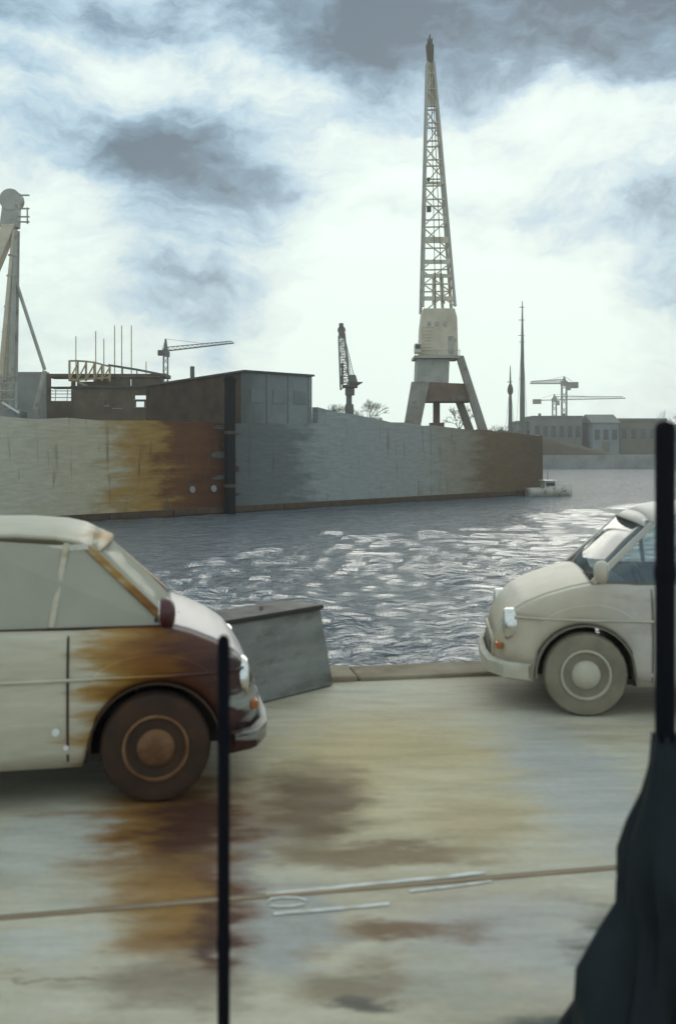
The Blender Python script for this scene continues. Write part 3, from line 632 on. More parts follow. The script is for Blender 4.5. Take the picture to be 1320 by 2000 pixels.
# ---- crane at the left edge: leaning jib, head with sheaves, back stay
D3 = 74.0
b0 = P(20, HY, D3); c3r = empty('luffing_crane', (b0.x, b0.y, DECK)); tag(c3r, 'pale luffing crane with round sheave head and slanting back stay left of building site', 'crane')
def lx(px): return (px - 20) / F * D3
def lz(py): return CAM_H - (py - HY) / F * D3 - DECK
MB().box((lx(-14), -1.4, 0), (lx(46), 1.4, lz(800))).build('base_block', 'core', c3r, bevel=.1)
for k, (xa, xb) in enumerate(((2, 30), (24, 34))):
    for yy in (-.5, .5): MB().tube((lx(xa), yy, lz(800)), (lx(xb), yy * .5, lz(450)), .24, .13, 8).build('mast_leg', 'crane_paint' if k == 0 else 'crane_grey', c3r)
for py in (770, 745, 700, 650, 600, 540, 500):
    u = (800 - py) / 350; MB().bar((lx(lerp(2, 30, u)) - .2, -.4, lz(py)), (lx(lerp(24, 34, u)) + .2, -.4, lz(py)), .13).build('rung', 'crane_grey', c3r)
MB().tube((lx(27), 0, lz(535)), (lx(88), 0, lz(722)), .13, .13, 8).build('back_stay', 'crane_grey', c3r)
MB().tube((lx(88), 0, lz(724)), (lx(70), 0, lz(800)), .16, .18, 8).build('stay_anchor', 'crane_grey', c3r)
MB().box((lx(60), -.7, 0), (lx(80), .7, lz(800))).build('anchor_block', 'core', c3r)
MB().hexa([(lx(-30), -.5, lz(560)), (lx(-16), -.5, lz(560)), (lx(-16), .5, lz(560)), (lx(-30), .5, lz(560))], [(lx(8), -.5, lz(440)), (lx(34), -.5, lz(440)), (lx(34), .5, lz(440)), (lx(8), .5, lz(440))]).build('jib', 'crane_paint', c3r, bevel=.05)
MB().lathe([(.1, -.45), (.78, -.45), (.66, -.15), (.66, .15), (.78, .45), (.1, .45)], 20, 'Y', (lx(24), 0, lz(392))).build('sheave', 'crane_grey', c3r, smooth=40)
MB().hexa([(lx(2), -.4, lz(446)), (lx(38), -.4, lz(446)), (lx(38), .4, lz(446)), (lx(2), .4, lz(446))], [(lx(10), -.4, lz(385)), (lx(40), -.4, lz(385)), (lx(40), .4, lz(385)), (lx(10), .4, lz(385))]).build('head_frame', 'crane_grey', c3r, bevel=.08)
for py in (382, 408, 424, 434): MB().bar((lx(36), -.1, lz(py)), (lx(59), -.1, lz(py)), .10).build('head_rail', 'crane_grey', c3r)
MB().bar((lx(55), -.1, lz(438)), (lx(55), -.1, lz(406)), .09).build('head_post', 'crane_grey', c3r)
for px in (-12, 14, 44): MB().bar((lx(px), -1.35, lz(800)), (lx(px), -1.35, lz(735)), .12).build('guard_post', 'crane_grey', c3r)
for py in (738, 750, 765, 782): MB().bar((lx(-14), -1.4, lz(py)), (lx(46), -1.4, lz(py)), .09).build('guard_rail', 'crane_grey', c3r)
MB().bar((lx(20), -1.6, lz(788)), (lx(52), -1.6, lz(808)), .3, .12).build('gangway', 'reflector', c3r)

# ---- tower cranes far off
def tower(px, d, ground, top, jib_l, jib_r, jy_l, jy_r, cw, label, m='far_steel', th=.5, gz=.35):
    b = P(px, HY, d); t = empty('tower_crane', (b.x, b.y, gz)); tag(t, label, 'tower crane', 'tower cranes')
    X = lambda p: (p - px) / F * d
    Z = lambda p: CAM_H - (p - HY) / F * d - gz
    jz = interp(px, [(jib_l, Z(jy_l)), (jib_r, Z(jy_r))])
    hw = th
    for a in (-1, 1):
        for c in (-1, 1): member('mast_chord', (a * hw, c * hw, 0), (a * hw, c * hw, jz), th * .34, m, t)
    nb = max(4, int(jz / (hw * 3)))
    for i in range(nb):
        z0_, z1_ = jz * i / nb, jz * (i + 1) / nb; sg = 1 if i % 2 else -1
        member('brace', (-hw * sg, -hw, z0_), (hw * sg, -hw, z1_), th * .24, m, t); member('brace', (hw * sg, hw, z0_), (-hw * sg, hw, z1_), th * .24, m, t)
    MB().box((-hw * 1.3, -hw * 1.3, jz - hw), (hw * 1.3, hw * 1.3, jz + hw)).build('slew_ring', m, t)
    MB().box((hw * .4, -hw * 3, jz - hw * 3), (hw * 2.2, -hw * 1.31, jz - hw * .5)).build('cabin', m, t)
    ap = Z(top); MB().hexa([(-hw*.9,-hw*.9,jz+hw),(hw*.9,-hw*.9,jz+hw),(hw*.9,hw*.9,jz+hw),(-hw*.9,hw*.9,jz+hw)], [(-.1,-.1,ap),(.1,-.1,ap),(.1,.1,ap),(-.1,.1,ap)]).build('apex', m, t)
    xl, xr = X(jib_l), X(jib_r); zl, zr = Z(jy_l), Z(jy_r)
    long_right = abs(xr) > abs(xl)
    for (x1, z1, nm) in ((xl, zl, 'jib' if not long_right else 'counter_jib'), (xr, zr, 'jib' if long_right else 'counter_jib')):
        for yy in (-hw * .7, hw * .7): member(nm + '_chord', (0, yy, jz), (x1, yy, z1), th * .42, m, t)
        if nm == 'jib':
            member('jib_top_chord', (0, 0, jz + hw * 1.8), (x1 * .96, 0, z1 + hw * .9), th * .36, m, t); n = 14
            for i in range(n):
                u0, u1 = i / n, (i + .5) / n; f_ = lambda u, top_: Vector((x1 * u, 0 if top_ else -hw * .7, lerp(jz, z1, u) + (lerp(hw * 1.8, hw * .9, u) if top_ else 0)))
                member('brace', f_(u0, False), f_(u1, True), th * .2, m, t); member('brace', f_(u1, True), f_((i + 1) / n, False), th * .2, m, t)
        member('tie_bar', (0, 0, ap), (x1 * .62, 0, lerp(jz, z1, .62) + hw), th * .14, m, t)
    cwx = X(cw); czz = interp(cwx, sorted([(xl, zl), (xr, zr)])); MB().box((cwx - hw * 2.2, -hw, czz - hw * 2.0), (cwx + hw * 2.2, hw, czz + hw * .6)).build('counterweight', 'crane_dark', t, bevel=.05)
    return t
tower(324, 130, 752, 662, 313, 457, 687, 670, 318, 'tower crane rising behind the roof of the dark brick store', th=.27, gz=DECK)
tower(1101, 330, 830, 735, 1035, 1126, 749, 749, 1118, 'tower crane with short level jib and dark counterweight over the far bank', th=.75)
tower(1082, 390, 830, 770, 1042, 1220, 782, 778, 1048, 'lower tower crane with very long thin jib over the far bank', th=.7)

# ---- two masts on the far bank
def mast(px, d, tip, r, label, arms, bulge=None):
    b = P(px, HY, d); t = empty('ship_mast', (b.x, b.y, .35)); tag(t, label, 'mast', 'masts on the far bank')
    Z = lambda p: CAM_H - (p - HY) / F * d - .35
    h = Z(tip); MB().lathe([(r, 0), (r * .95, h * .35), (r * .62, h * .66), (r * .3, h * .9), (r * .14, h)], 8).build('spar', 'far_steel', t, smooth=40)
    for py, hw in arms: MB().bar((-hw, 0, Z(py)), (hw * .6, 0, Z(py)), .10).build('crosstree', 'far_steel', t)
    if bulge: MB().lathe([(r * .75, Z(bulge) - .6), (r * 1.25, Z(bulge) - .2), (r * 1.2, Z(bulge) + .4), (r * .6, Z(bulge) + 1.0)], 8).build('lookout', 'crane_dark', t)
    for s_ in (-1, 1): member('stay_wire', (0, 0, h * .8), (s_ * 1.1, .6, 0), .035, 'rope', t)
mast(1019.5, 158, 588, .42, 'tall slender tapering mast beside the lower spire-like mast', [(600, .45), (625, .55), (655, .6), (668, .5), (740, .5)])
mast(996, 160, 714, .36, 'short spire-like mast with a dark lookout ring', [(746, .5)], bulge=763)

# ---- bare trees
def bare_tree(px, d, gz, h, seed, label, spread=.55):
    rnd = random.Random(seed); b = P(px, HY, d); t = empty('bare_tree', (b.x, b.y, gz)); tag(t, label, 'tree', 'bare winter trees')
    tr = MB(); tw = MB()
    def grow(p, dr, ln, r, lev):
        q_ = p + dr * ln; (tr if lev < 2 else tw).tube(p, q_, r, r * .66, 5 if lev < 2 else 3, cap=False)
        if lev >= 6: return
        for k in range(3 if lev < 5 else 2):
            v_ = Vector((rnd.gauss(0, spread), rnd.gauss(0, spread), rnd.gauss(.15, .3))); nd_ = (dr + v_).normalized(); nd_.z = max(nd_.z, -.15)
            grow(p + dr * ln * rnd.uniform(.55, 1), nd_.normalized(), ln * rnd.uniform(.62, .85), max(r * .55, .012), lev + 1)
    grow(Vector((0, 0, 0)), Vector((0, 0, 1)), h * .27, h * .022, 0)
    tr.build('trunk', 'bark', t); tw.build('crown', 'twig', t)
bare_tree(652, 96, DECK, 4.6, 1, 'bare winter tree between the warehouse and the small jib crane')
bare_tree(712, 98, DECK, 5.0, 2, 'bare winter tree right behind the small jib crane')
bare_tree(738, 100, DECK, 3.6, 8, 'small bare tree left of the big crane portal')
bare_tree(897, 100, DECK, 4.4, 3, 'bare tree seen through the legs of the big crane')
bare_tree(958, 130, .35, 6.0, 4, 'bare tree between the big crane and the spire-like mast')
bare_tree(978, 150, .35, 6.6, 6, 'bare tree at the foot of the spire-like mast')
bare_tree(1335, 140, .35, 9.5, 5, 'bare tree behind the low houses beyond the black post', .6) if False else bare_tree(1335, 170, .35, 10.5, 5, 'bare tree behind the low houses beyond the black post', .6)

# ---- low sheds and houses on the far bank
def house(px0, px1, py, d, m, label, roof, depth=9, nwin=4):
    a = P(px0, py, d); b = P(px1, py, d); hgt = a.z - .35; wd_ = b.x - a.x
    t = empty('bank_building', ((a.x + b.x) / 2, d, .35)); tag(t, label, 'building', 'low buildings on the far bank')
    eave = hgt - roof
    MB().box((-wd_/2, 0, 0), (wd_/2, depth, eave)).build('wall', m, t)
    if roof > .5: MB().prism([(-wd_/2 - .25, -.3, eave + .003), (-wd_/2 - .25, depth + .3, eave + .003), (-wd_/2 - .25, depth / 2, hgt)], (wd_ + .5, 0, 0)).build('roof', 'house_roof', t)
    else: MB().box((-wd_/2 - .15, -.15, eave + .003), (wd_/2 + .15, depth + .15, hgt)).build('roof', 'house_roof', t)
    for i in range(nwin):
        x = -wd_/2 + (i + .5) * wd_ / nwin; wn = MB().box((x - .45, -.05, eave * .45), (x + .45, -.003, eave * .8)).build('window', 'house_roof', t)
        MB().box((x - .38, -.062, eave * .47), (x + .38, -.052, eave * .78)).build('pane', 'dark_pane', wn)
    MB().box((-.55, -.06, 0), (.55, -.004, min(2.1, eave * .42))).build('door', 'house_brown', t)
house(1012, 1040, 822, 176, 'house_grey', 'narrow grey shed beside the tall mast', .4, nwin=2)
house(1041, 1136, 812, 172, 'house_grey', 'long grey flat shed below the tower cranes', .35, nwin=6)
house(1136, 1156, 822, 178, 'house_brown', 'low brown lean-to between two grey sheds', .3, nwin=1)
house(1157, 1208, 808, 170, 'house_blue', 'blue-grey house with pitched roof on the far bank', 1.5, nwin=3)
house(1209, 1300, 817, 174, 'house_brown', 'brownish shed beside the blue-grey house', .5, nwin=5)
house(1301, 1420, 829, 172, 'house_blue', 'pale blue flat shed beyond the black post', .3, nwin=5)
for k, px in enumerate((1060, 1108)):
    b = P(px, 812, 174); t = MB().tube((b.x, b.y + 3, 4.2), (b.x, b.y + 3, b.z + .5), .25).build('roof_vent', 'house_roof', [o for o in COL.objects if o.get('label', '').startswith('long grey flat')][0]); t.matrix_parent_inverse = t.parent.matrix_world.inverted() if False else Matrix.Translation(-t.parent.location)

# ---- small work boat moored at the end of the far quay
bp_ = QP(qs(1032), -1.6, WZ); bt = empty('work_boat', (bp_.x, bp_.y, WZ - .1), QA * .25); tag(bt, 'small pale work boat moored at the end of the brown quay', 'boat')
rows = []
for i in range(15):
    u = i / 14; x = lerp(-1.5, 1.6, u); hw = .62 * (1 - max(0, (u - .45) / .55) ** 2.2) * (.82 + .18 * min(1, u * 5)) + .01; sh_ = .62 + .25 * u * u
    rows.append([(x, -hw, sh_), (x, -hw * .86, .25), (x, -hw * .3, -.1), (x, 0, -.16), (x, hw * .3, -.1), (x, hw * .86, .25), (x, hw, sh_)])
hb = MB().grid(rows); hb.f.append(tuple(range(7))); hb.build('hull', 'boat_paint', bt, smooth=50, solid=.04)
MB().box((-1.2, -.48, .42), (1.0, .48, .47)).build('deck', 'boat_dark', bt)
MB().hexa([(-.5,-.42,.47),(.45,-.42,.47),(.45,.42,.47),(-.5,.42,.47)], [(-.45,-.36,1.1),(.25,-.36,1.1),(.25,.36,1.1),(-.45,.36,1.1)]).build('wheelhouse', 'boat_paint', bt, bevel=.03)
MB().box((-.38, -.415, .78), (.22, -.385, 1.0)).build('window', 'dark_pane', bt)
MB().box((-.55, -.45, 1.1), (.36, .45, 1.15)).build('cabin_roof', 'reflector', bt, bevel=.02)
MB().tube((-.1, 0, 1.15), (-.1, 0, 1.9), .025, .015).build('boat_mast', 'boat_dark', bt)

# ================================================================== NEAR QUAY: CARS
def seg(pts, x):       # smooth profile
    return interp(x, pts)
TOP = [(-1.66, .60), (-1.62, .78), (-1.5, .87), (-1.2, .90), (.80, .905), (.90, .895), (1.05, .865), (1.25, .81), (1.42, .74), (1.54, .66), (1.61, .57), (1.65, .46)]
HWD = [(-1.66, .52), (-1.6, .62), (-1.45, .69), (-1.1, .735), (0, .75), (.9, .735), (1.25, .70), (1.45, .64), (1.57, .55), (1.65, .42)]
def make_car(name, loc, rz, paint, bonnet, glassm, mirror, label, nose=.85, tyre='tyre', rim='rim', dark='trim_dark', brass='chrome', near=-1, spot=False):
    fx = lambda x: x if x < .87 else .87 + (x - .87) * nose
    sh = (1 - nose) * .78
    t = empty(name, loc, rz); tag(t, label, 'car', 'cars parked along the quay')
    RW, ZW, XF, XR = .285, .285, 1.02 - sh * .75, -1.05
    def low(x):
        z = .21 + .05 * max(0, abs(x) - 1.3)
        for xw in (XF, XR):
            d = RW + .055; dx = abs(x - xw)
            if dx < d: z = max(z, ZW + math.sqrt(d * d - dx * dx))
        return z
    xs = sorted(set([round(-1.66 + i * .0331, 4) for i in range(101)] + [XR - .34, XR + .34]))
    xs = [x for x in xs if x <= 1.6502]
    for side, nm in ((-1, 'body_side'), (1, 'body_side')):
        rows = []
        for x in xs:
            w_, tp, lo = seg(HWD, x), seg(TOP, x), low(fx(x))
            lo = min(lo, tp - .06)
            pr = []
            for u, f_ in ((0, .955), (.12, .985), (.30, 1.0), (.50, 1.0), (.52, .992), (.72, .985), (.86, .96), (.95, .93), (1.0, .885)):
                pr.append((fx(x), side * w_ * f_, lerp(lo, tp, u)))
            rows.append(pr)
        MB().grid(rows).build(nm, paint, t, smooth=35, solid=.012)
    rows = []
    for x in [x for x in xs if x >= .86]:
        w_, tp = seg(HWD, x), seg(TOP, x); f0 = .882
        rows.append([(fx(x), w_ * f0 * k, tp + .002 + .045 * (1 - abs(k) ** 2.2) * min(1, (1.66 - x) / .25)) for k in (-1, -.93, -.75, -.5, -.25, 0, .25, .5, .75, .93, 1)])
    MB().grid(rows).build('bonnet', bonnet, t, smooth=40, solid=.01)
    rows = [[(1.652 - sh, .42 * k * (1 - .05 * abs(u - .5)), lerp(.23, .475, u)) for k in (-1, -.5, 0, .5, 1)] for u in (0, .25, .5, .75, 1)]
    MB().grid(rows).build('front_panel', bonnet, t, smooth=40, solid=.02)
    MB().box((1.655 - sh, -.26, .33), (1.675 - sh, .26, .43)).build('grille', dark, t)
    MB().box((-1.68, -.50, .25), (-1.655, .50, .60)).build('tail_panel', paint, t)
    # bumpers follow the nose
    for sg, nm in ((1, 'front_bumper'), (-1, 'rear_bumper')):
        path = [Vector((fx(x) if sg > 0 else -x, y, .30)) for x, y in ((1.36, -.72), (1.55, -.66), (1.665, -.48), (1.70, -.2), (1.70, .2), (1.665, .48), (1.55, .66), (1.36, .72))]
        m_ = MB(); rows = []
        for p in path: rows.append([p + Vector((0, 0, -.06)), p + Vector((sg * .03, 0, -.05)), p + Vector((sg * .035, 0, .03)), p + Vector((0, 0, .05))])
        m_.grid(rows).build(nm, brass, t, smooth=40, solid=.012)
    for y in (-.50, .50):
        hl = MB().lathe([(.02, .045), (.06, .04), (.092, .02), (.10, -.05)], 18, 'X', (1.555 - sh, y, .585)).build('headlight', 'lamp_lens', t, smooth=50)
        MB().lathe([(.101, -.06), (.118, -.05), (.118, .015), (.104, .03), (.101, .02)], 18, 'X', (1.555 - sh, y, .585)).build('lamp_ring', 'chrome', hl, smooth=50)
        MB().box((1.60 - sh, y - .06, .42), (1.645 - sh, y + .06, .465)).build('indicator', 'orange_lens', t, bevel=.01)
        MB().box((-1.675, y - .07, .55), (-1.64, y + .07, .74)).build('tail_light', 'orange_lens', t, bevel=.01)
    # roof and pillars
    rx = [-1.28, -1.18, -1.0, -.7, -.3, .08, .28, .39, .46]
    rz_ = [1.30, 1.365, 1.40, 1.425, 1.435, 1.43, 1.415, 1.39, 1.355]
    ry = [.50, .53, .55, .56, .56, .555, .55, .54, .53]
    rows = [[(x, k * y, z - .055 * abs(k) ** 3.0) for k in (-1, -.96, -.85, -.6, -.3, 0, .3, .6, .85, .96, 1)] for x, y, z in zip(rx, ry, rz_)]
    MB().grid(rows).build('roof', paint, t, smooth=45, solid=.018)
    for sg in (-1, 1):
        def bp(x): return Vector((x, sg * .655, .90))
        def rp(x): 
            return Vector((x, sg * interp(x, list(zip(rx, ry))) , interp(x, list(zip(rx, rz_))) - .055))
        pil = [('front_pillar', bp(.88), rp(.455), .042, .05), ('door_pillar', bp(-.22), rp(-.26), .06, .035), ('rear_pillar', bp(-1.38), rp(-1.24), .12, .05)]
        for nm, a, b2, wdt, th in pil: MB().bar(a, b2, th, wdt, up=(1, 0, .3)).build(nm, paint, t, bevel=.008)
        MB().bar(Vector((.45, sg * .545, 1.315)), Vector((-1.25, sg * .515, 1.275)), .012, .03).build('gutter', 'chrome', t)
        MB().bar(bp(.88), bp(-1.38), .035, .02).build('window_ledge', dark, t)
        def pane(nm, pts):
            m_ = MB(); m_.add(pts, [tuple(range(len(pts)))]); m_.build(nm, glassm, t, solid=.004)
        pane('door_window', [bp(.84) + Vector((0,0,.008)), bp(-.19) + Vector((0,0,.008)), rp(-.235) - Vector((0,0,.01)), rp(.41) - Vector((0,0,.01))])
        pane('rear_side_window', [bp(-.255) + Vector((0,0,.008)), bp(-1.31) + Vector((0,0,.008)), rp(-1.17) - Vector((0,0,.01)), rp(-.29) - Vector((0,0,.01))])
        MB().bar(bp(.27) + Vector((0, 0, .01)), rp(.34) - Vector((0, 0, .01)), .022, .03, up=(1, 0, .3)).build('quarter_light_bar', paint, t, bevel=.004)
        # door shut lines, handle, waist moulding
        for x in (XF - .44, -.24):
            pts = []
            for z in (.24, .4, .55, .7, .80, .875):
                w_ = seg(HWD, x); pts.append(Vector((x, sg * (w_ * interp(z, [(.24, .965), (.4, 1.0), (.55, .998), (.7, .985), (.80, .965), (.875, .92)]) + .0095), z)))
            rows = [[p + Vector((-.006, 0, 0)), p + Vector((.006, 0, 0))] for p in pts]
            MB().grid(rows).build('door_gap', dark, t, solid=.003)
        MB().box((-.16, sg * .748 - .018, .745), (.0, sg * .748 + .018, .77)).build('door_handle', 'chrome', t, bevel=.006)
        rows = []
        for x in [-1.5 + i * .1 for i in range(31)]:
            w_ = seg(HWD, x) + .008; rows.append([(fx(x), sg * w_, .650), (fx(x), sg * (w_ + .006), .658), (fx(x), sg * w_, .667)])
        (MB().grid(rows).build('waist_moulding', brass, t, solid=.003) if brass == 'chrome' or True else None)
        if sg == near:
            # door mirror on a short arm at the pillar foot
            mb_ = bp(.80) + Vector((0, sg * .02, .035))
            mi = MB().bar(mb_, mb_ + Vector((.05, sg * .10, .05)), .02).build('mirror_arm', 'trim_dark', t)
            pr = [(.012, -.045), (.05, -.04), (.072, -.02), (.078, .005), (.074, .03), (.02, .032)]
            sh_ = MB().lathe([(r, -h) for r, h in pr], 18, 'X', mb_ + Vector((.05, sg * .155, .065))).build('mirror_shell', mirror, mi, smooth=60)
            MB().lathe([(.062, 0), (.062, -.004)], 18, 'X', mb_ + Vector((.014, sg * .155, .065))).build('mirror_glass', 'chrome', mi)
        MB().bar((-.9, sg * .60, .02 + .20), (.6, sg * .60, .22), .06, .05).build('sill_rail', 'trim_dark', t)
        for xw in (XF, XR):
            y0 = sg * .655
            wprof = [(.17, -.07), (.235, -.082), (.272, -.07), (.285, -.04), (.285, .04), (.272, .07), (.235, .082), (.17, .07)]
            wh = MB().lathe(wprof, 28, 'Y', (xw, y0, ZW)).build('wheel', tyre, t, smooth=40)
            MB().lathe([(.172, sg * .06), (.172, sg * .080), (.160, sg * .084), (.150, sg * .062), (.125, sg * .030), (.105, sg * .034), (.098, sg * .070), (.085, sg * .088), (.04, sg * .10), (.005, sg * .103)], 24, 'Y', (xw, y0, ZW)).build('rim', rim, wh, smooth=40)
            rows = []
            for i in range(17):
                a = math.pi * (i / 16) * 1.06 - .09; r_ = RW + .05
                rows.append([(xw + r_ * math.cos(a), sg * .005, ZW + r_ * math.sin(a)), (xw + r_ * math.cos(a), sg * .735, ZW + r_ * math.sin(a))])
            MB().grid(rows).build('wheel_housing', dark, t, solid=.01)
    for nm, pts in (('windscreen', [(.875, -.65, .905), (.875, .65, .905), (.468, .535, 1.325), (.468, -.535, 1.325)]), ('rear_window', [(-1.43, -.58, .905), (-1.43, .58, .905), (-1.275, .47, 1.27), (-1.275, -.47, 1.27)])):
        a, b2, c, d = [Vector(p) for p in pts]; sgx = .05 if nm == 'windscreen' else -.04
        rows = [[a.lerp(d, u).lerp(b2.lerp(c, u), k) + Vector((sgx * (1 - (2 * k - 1) ** 2), 0, 0)) for k in [i / 8 for i in range(9)]] for u in (0, .33, .66, 1)]
        MB().grid(rows).build(nm, glassm, t, smooth=60, solid=.004)
    rows = [[(.46, k * .53, 1.357 - .055 * abs(k) ** 3) for k in (-1, -.96, -.85, -.6, -.3, 0, .3, .6, .85, .96, 1)], [(.505 + .055 * (1 - k * k), k * .56, 1.312 - .03 * abs(k) ** 3) for k in (-1, -.96, -.85, -.6, -.3, 0, .3, .6, .85, .96, 1)]]
    MB().grid(rows).build('screen_header', paint, t, smooth=60, solid=.014)
    MB().box((.80, -.62, .86), (.90, .62, .905)).build('scuttle', 'trim_dark', t, bevel=.01)
    MB().box((.55, -.60, .62), (.82, .60, .87)).build('dashboard', 'seat_cloth', t, bevel=.04)
    MB().box((-1.45, -.62, .20), (.98, .62, .24)).build('floor_pan', 'trim_dark', t)
    MB().box((-1.62, -.6, .24), (-1.2, .6, .82)).build('boot_floor', 'seat_cloth', t)
    for y in (-.32, .32):
        MB().box((-.45, y - .23, .30), (.05, y + .23, .50)).build('seat_cushion', 'seat_cloth', t, bevel=.05)
        MB().hexa([(-.5, y - .22, .45), (-.36, y - .22, .45), (-.36, y + .22, .45), (-.5, y + .22, .45)], [(-.62, y - .20, 1.02), (-.52, y - .20, 1.02), (-.52, y + .20, 1.02), (-.62, y + .20, 1.02)]).build('seat_back', 'seat_cloth', t, bevel=.04)
    wy = .32
    rows = []
    for i in range(20):
        a = 2 * math.pi * i / 20; c = Vector((.48, wy, .84)); u = Vector((0, 1, 0)); v_ = Vector((.35, 0, .94)).normalized(); n_ = u.cross(v_)
        e = u * math.cos(a) + v_ * math.sin(a); rows.append([c + e * (.17 + .013 * math.cos(b_)) + n_ * .013 * math.sin(b_) for b_ in (0, 1.57, 3.14, 4.71)])
    rows.append(rows[0]); MB().grid(rows, closed=True).build('steering_wheel', 'trim_dark', t, smooth=60)
    for y in (-.35, .1):
        MB().bar((.925, y, .918), (.86, y + .42, .945), .012).build('wiper', 'trim_dark', t)
    MB().box((1.2 - sh, -.5, .24), (1.55 - sh, .5, .5)).build('engine_tray', 'trim_dark', t)
    if spot:
        for (x, z, r) in ((.58, .40, .020), (.63, .32, .013)):
            MB().lathe([(r, -.006), (r, .0), (r * .5, .006)], 12, 'Y', (x - .28, -.757, z)).build('reflector_stud', 'reflector', t)
    return t
ang = math.atan(ES)
# left car, nose to the right: nose tip near px 530
make_car('small_car', (-1.86, 5.86, 0), ang, 'rust_paint', 'bonnet_paint', 'dusty_glass', 'mirror_red',
         'rusty cream small car with dust-caked windows and dark red door mirror', nose=.62, rim='rim_rust', dark='tyre', brass='rust_paint', spot=True)
make_car('small_car', (2.68, 7.62, 0), R(180 - 5), 'pale_paint', 'pale_paint', 'car_glass', 'pale_paint',
         'pale grey-cream small car with clear windows at the quay edge', nose=.85, tyre='tyre_dust', rim='rim_dust', dark='dust_dark', brass='rim_dust', near=1)

# ---- concrete block on the quay edge
A = G(445, 1392); B = G(652, 1340); dv = (B - A); ln = dv.length; ba = math.atan2(dv.y, dv.x)
cb = empty('concrete_block', (A.x, A.y, 0), ba); tag(cb, 'grey concrete block with sloped end at quay edge between the two cars', 'concrete block')
hh = .60; th_ = .42
MB().hexa([(-.75, 0, .005), (ln, 0, .005), (ln, th_, .005), (-.75, th_, .005)], [(-.75, .04, hh), (ln - .10, .04, hh), (ln - .10, th_ - .04, hh), (-.75, th_ - .04, hh)]).build('block_body', 'concrete', cb, bevel=.015)
MB().box((-.76, .02, hh + .002), (ln - .09, th_ - .02, hh + .035)).build('steel_cap', 'trim_dark', cb, bevel=.006)
for x in (-.4, ln * .55):
    MB().tube((x - .08, th_ / 2, hh + .035), (x - .08, th_ / 2, hh + .06), .014).build('lifting_eye', 'rail_steel', cb); 

# ---- embedded crane rails
def rail(a, b, label):
    A = G(*a); B = G(*b); d = (B - A).normalized(); nn = Vector((-d.y, d.x, 0)); A = A - d * 14; B = B + d * 14
    t = empty('crane_rail', (0, 0, 0)); tag(t, label, 'rail', 'rails set into the quay')
    for nm, o0, o1, z, m in (('rail_head', -.013, .013, .006, 'rail_steel'), ('groove', .014, .030, .003, 'dust_dark')):
        MB().hexa([A + nn * o0 + Vector((0,0,-.02)), B + nn * o0 + Vector((0,0,-.02)), B + nn * o1 + Vector((0,0,-.02)), A + nn * o1 + Vector((0,0,-.02))],
                  [A + nn * o0 + Vector((0,0,z)), B + nn * o0 + Vector((0,0,z)), B + nn * o1 + Vector((0,0,z)), A + nn * o1 + Vector((0,0,z))]).build(nm, m, t)
rail((0, 1795), (1280, 1690), 'rusty rail set into the quay near the white marking')
# ---- worn white marking
wm = empty('road_marking', G(520, 1760)); tag(wm, 'worn white painted lines with a loop on the quay surface', 'road marking')
wo = wm.location.copy()
def stripe(pts, wpx, nm='painted_line'):
    rows = []
    for px, py in pts:
        a = G(px, py - wpx) - wo; b = G(px, py + wpx) - wo; rows.append([(a.x, a.y, .004), (b.x, b.y, .004)])
    MB().grid(rows).build(nm, 'white_paint', wm)
stripe([(520, 1748), (560, 1744), (620, 1738), (690, 1731), (780, 1722), (870, 1714), (950, 1704)], 3)
stripe([(535, 1786), (600, 1781), (680, 1774), (760, 1766)], 3)
stripe([(522, 1765), (528, 1757), (550, 1754), (580, 1754), (600, 1760), (596, 1767), (570, 1771), (545, 1772), (527, 1770)], 2, 'painted_loop')
stripe([(800, 1742), (880, 1733), (960, 1722)], 2)

# ---- fence posts close by
def post(x, y, h, r, label):
    t = empty('fence_post', (x, y, 0)); tag(t, label, 'post', 'black posts on the quay')
    MB().lathe([(r, .02), (r, h - .02), (r * .8, h - .006), (r * .3, h)], 20).build('shaft', 'post', t, smooth=40)
    MB().box((-r * 2.2, -r * 2.2, 0), (r * 2.2, r * 2.2, .02)).build('base_plate', 'post', t, bevel=.004)
    for a in (-1, 1):
        for b in (-1, 1): MB().tube((a * r * 1.7, b * r * 1.7, .02), (a * r * 1.7, b * r * 1.7, .035), .008, n=6).build('bolt', 'rail_steel', t)
    for z in (h * .35, h * .78): MB().lathe([(r * 1.02, z), (r * 1.12, z + .006), (r * 1.12, z + .034), (r * 1.02, z + .04)], 20).build('collar', 'post', t, smooth=40)
pl = P(437, 1240, 2.8); post(pl.x, pl.y, pl.z, .017, 'slim black post in front of the rusty car')
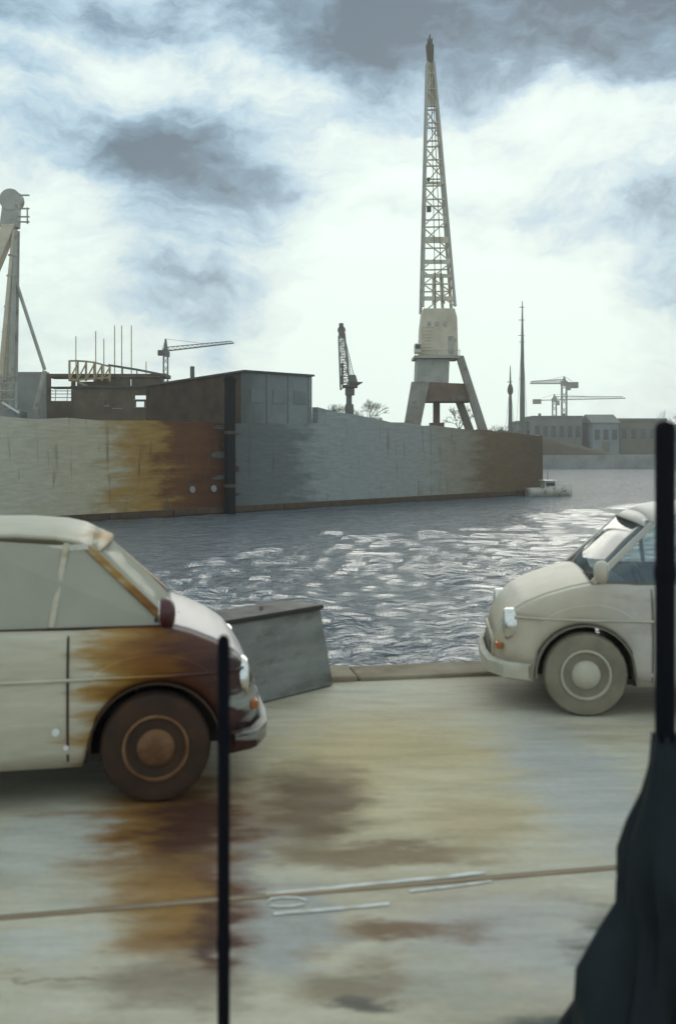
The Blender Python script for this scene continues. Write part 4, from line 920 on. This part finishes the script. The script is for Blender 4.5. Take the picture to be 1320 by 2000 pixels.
pr_ = P(1298, 822, 2.7); post(pr_.x, pr_.y, pr_.z, .026, 'tall black post with tarpaulin gathered round its foot')
# tarpaulin gathered round the right post
tp_ = MB(); rows = []
rnd = random.Random(4); ph = [rnd.uniform(0, 6.28) for _ in range(6)]
profr = [(1.08, .031), (1.0, .040), (.92, .060), (.84, .090), (.76, .112), (.69, .118), (.635, .112), (.57, .135), (.48, .17), (.38, .20), (.27, .25), (.15, .31), (.05, .37), (.005, .42)]
for z, r in profr:
    ring = []
    for i in range(72):
        a = 2 * math.pi * i / 72; f_ = 1 + (.16 * math.sin(3 * a + ph[4] + z * 9) + .12 * math.sin(5 * a + ph[0] - z * 7) + .10 * math.sin(8 * a + ph[1] + z * 13) + .05 * math.sin(15 * a + ph[2] + z * 6)) * min(1, r * 7)
        ring.append((r * f_ * math.cos(a), r * f_ * math.sin(a), z + .012 * math.sin(7 * a + ph[3]) * (z > .02)))
    rows.append(ring)
tp_.grid(rows, closed=True)
tpo = empty('tarpaulin', (pr_.x, pr_.y, 0)); tag(tpo, 'black tarpaulin bundled round the foot of the tall post', 'tarpaulin')
tp_.build('sheet', 'tarp', tpo, smooth=70, solid=.006)
lp = MB(); rows = []
for i in range(9):
    u = i / 8; rows.append([(lerp(.10, .46, u), -.12 + k * .10 + .03 * math.sin(u * 9 + k), max(.008, .30 * (1 - u) ** 2 + .03 * math.sin(k * 2 + u * 6))) for k in range(4)])
lp.grid(rows).build('loose_flap', 'tarp', tpo, smooth=70, solid=.006)

# ================================================================== harbour haze
hz = MB().box((-470, -45, -5), (470, 490, 58)).build('haze', 'rope'); hz['kind'] = 'stuff'
hm = bpy.data.materials.new('harbour_haze'); hm.use_nodes = True; ht = hm.node_tree; ht.nodes.clear()
pv = N(ht, 'ShaderNodeVolumePrincipled'); pv.inputs['Color'].default_value = (.93, .95, .90, 1); pv.inputs['Density'].default_value = .0009; pv.inputs['Anisotropy'].default_value = .55
L(ht, pv.outputs[0], N(ht, 'ShaderNodeOutputMaterial').inputs['Volume'])
hz.data.materials.clear(); hz.data.materials.append(hm)
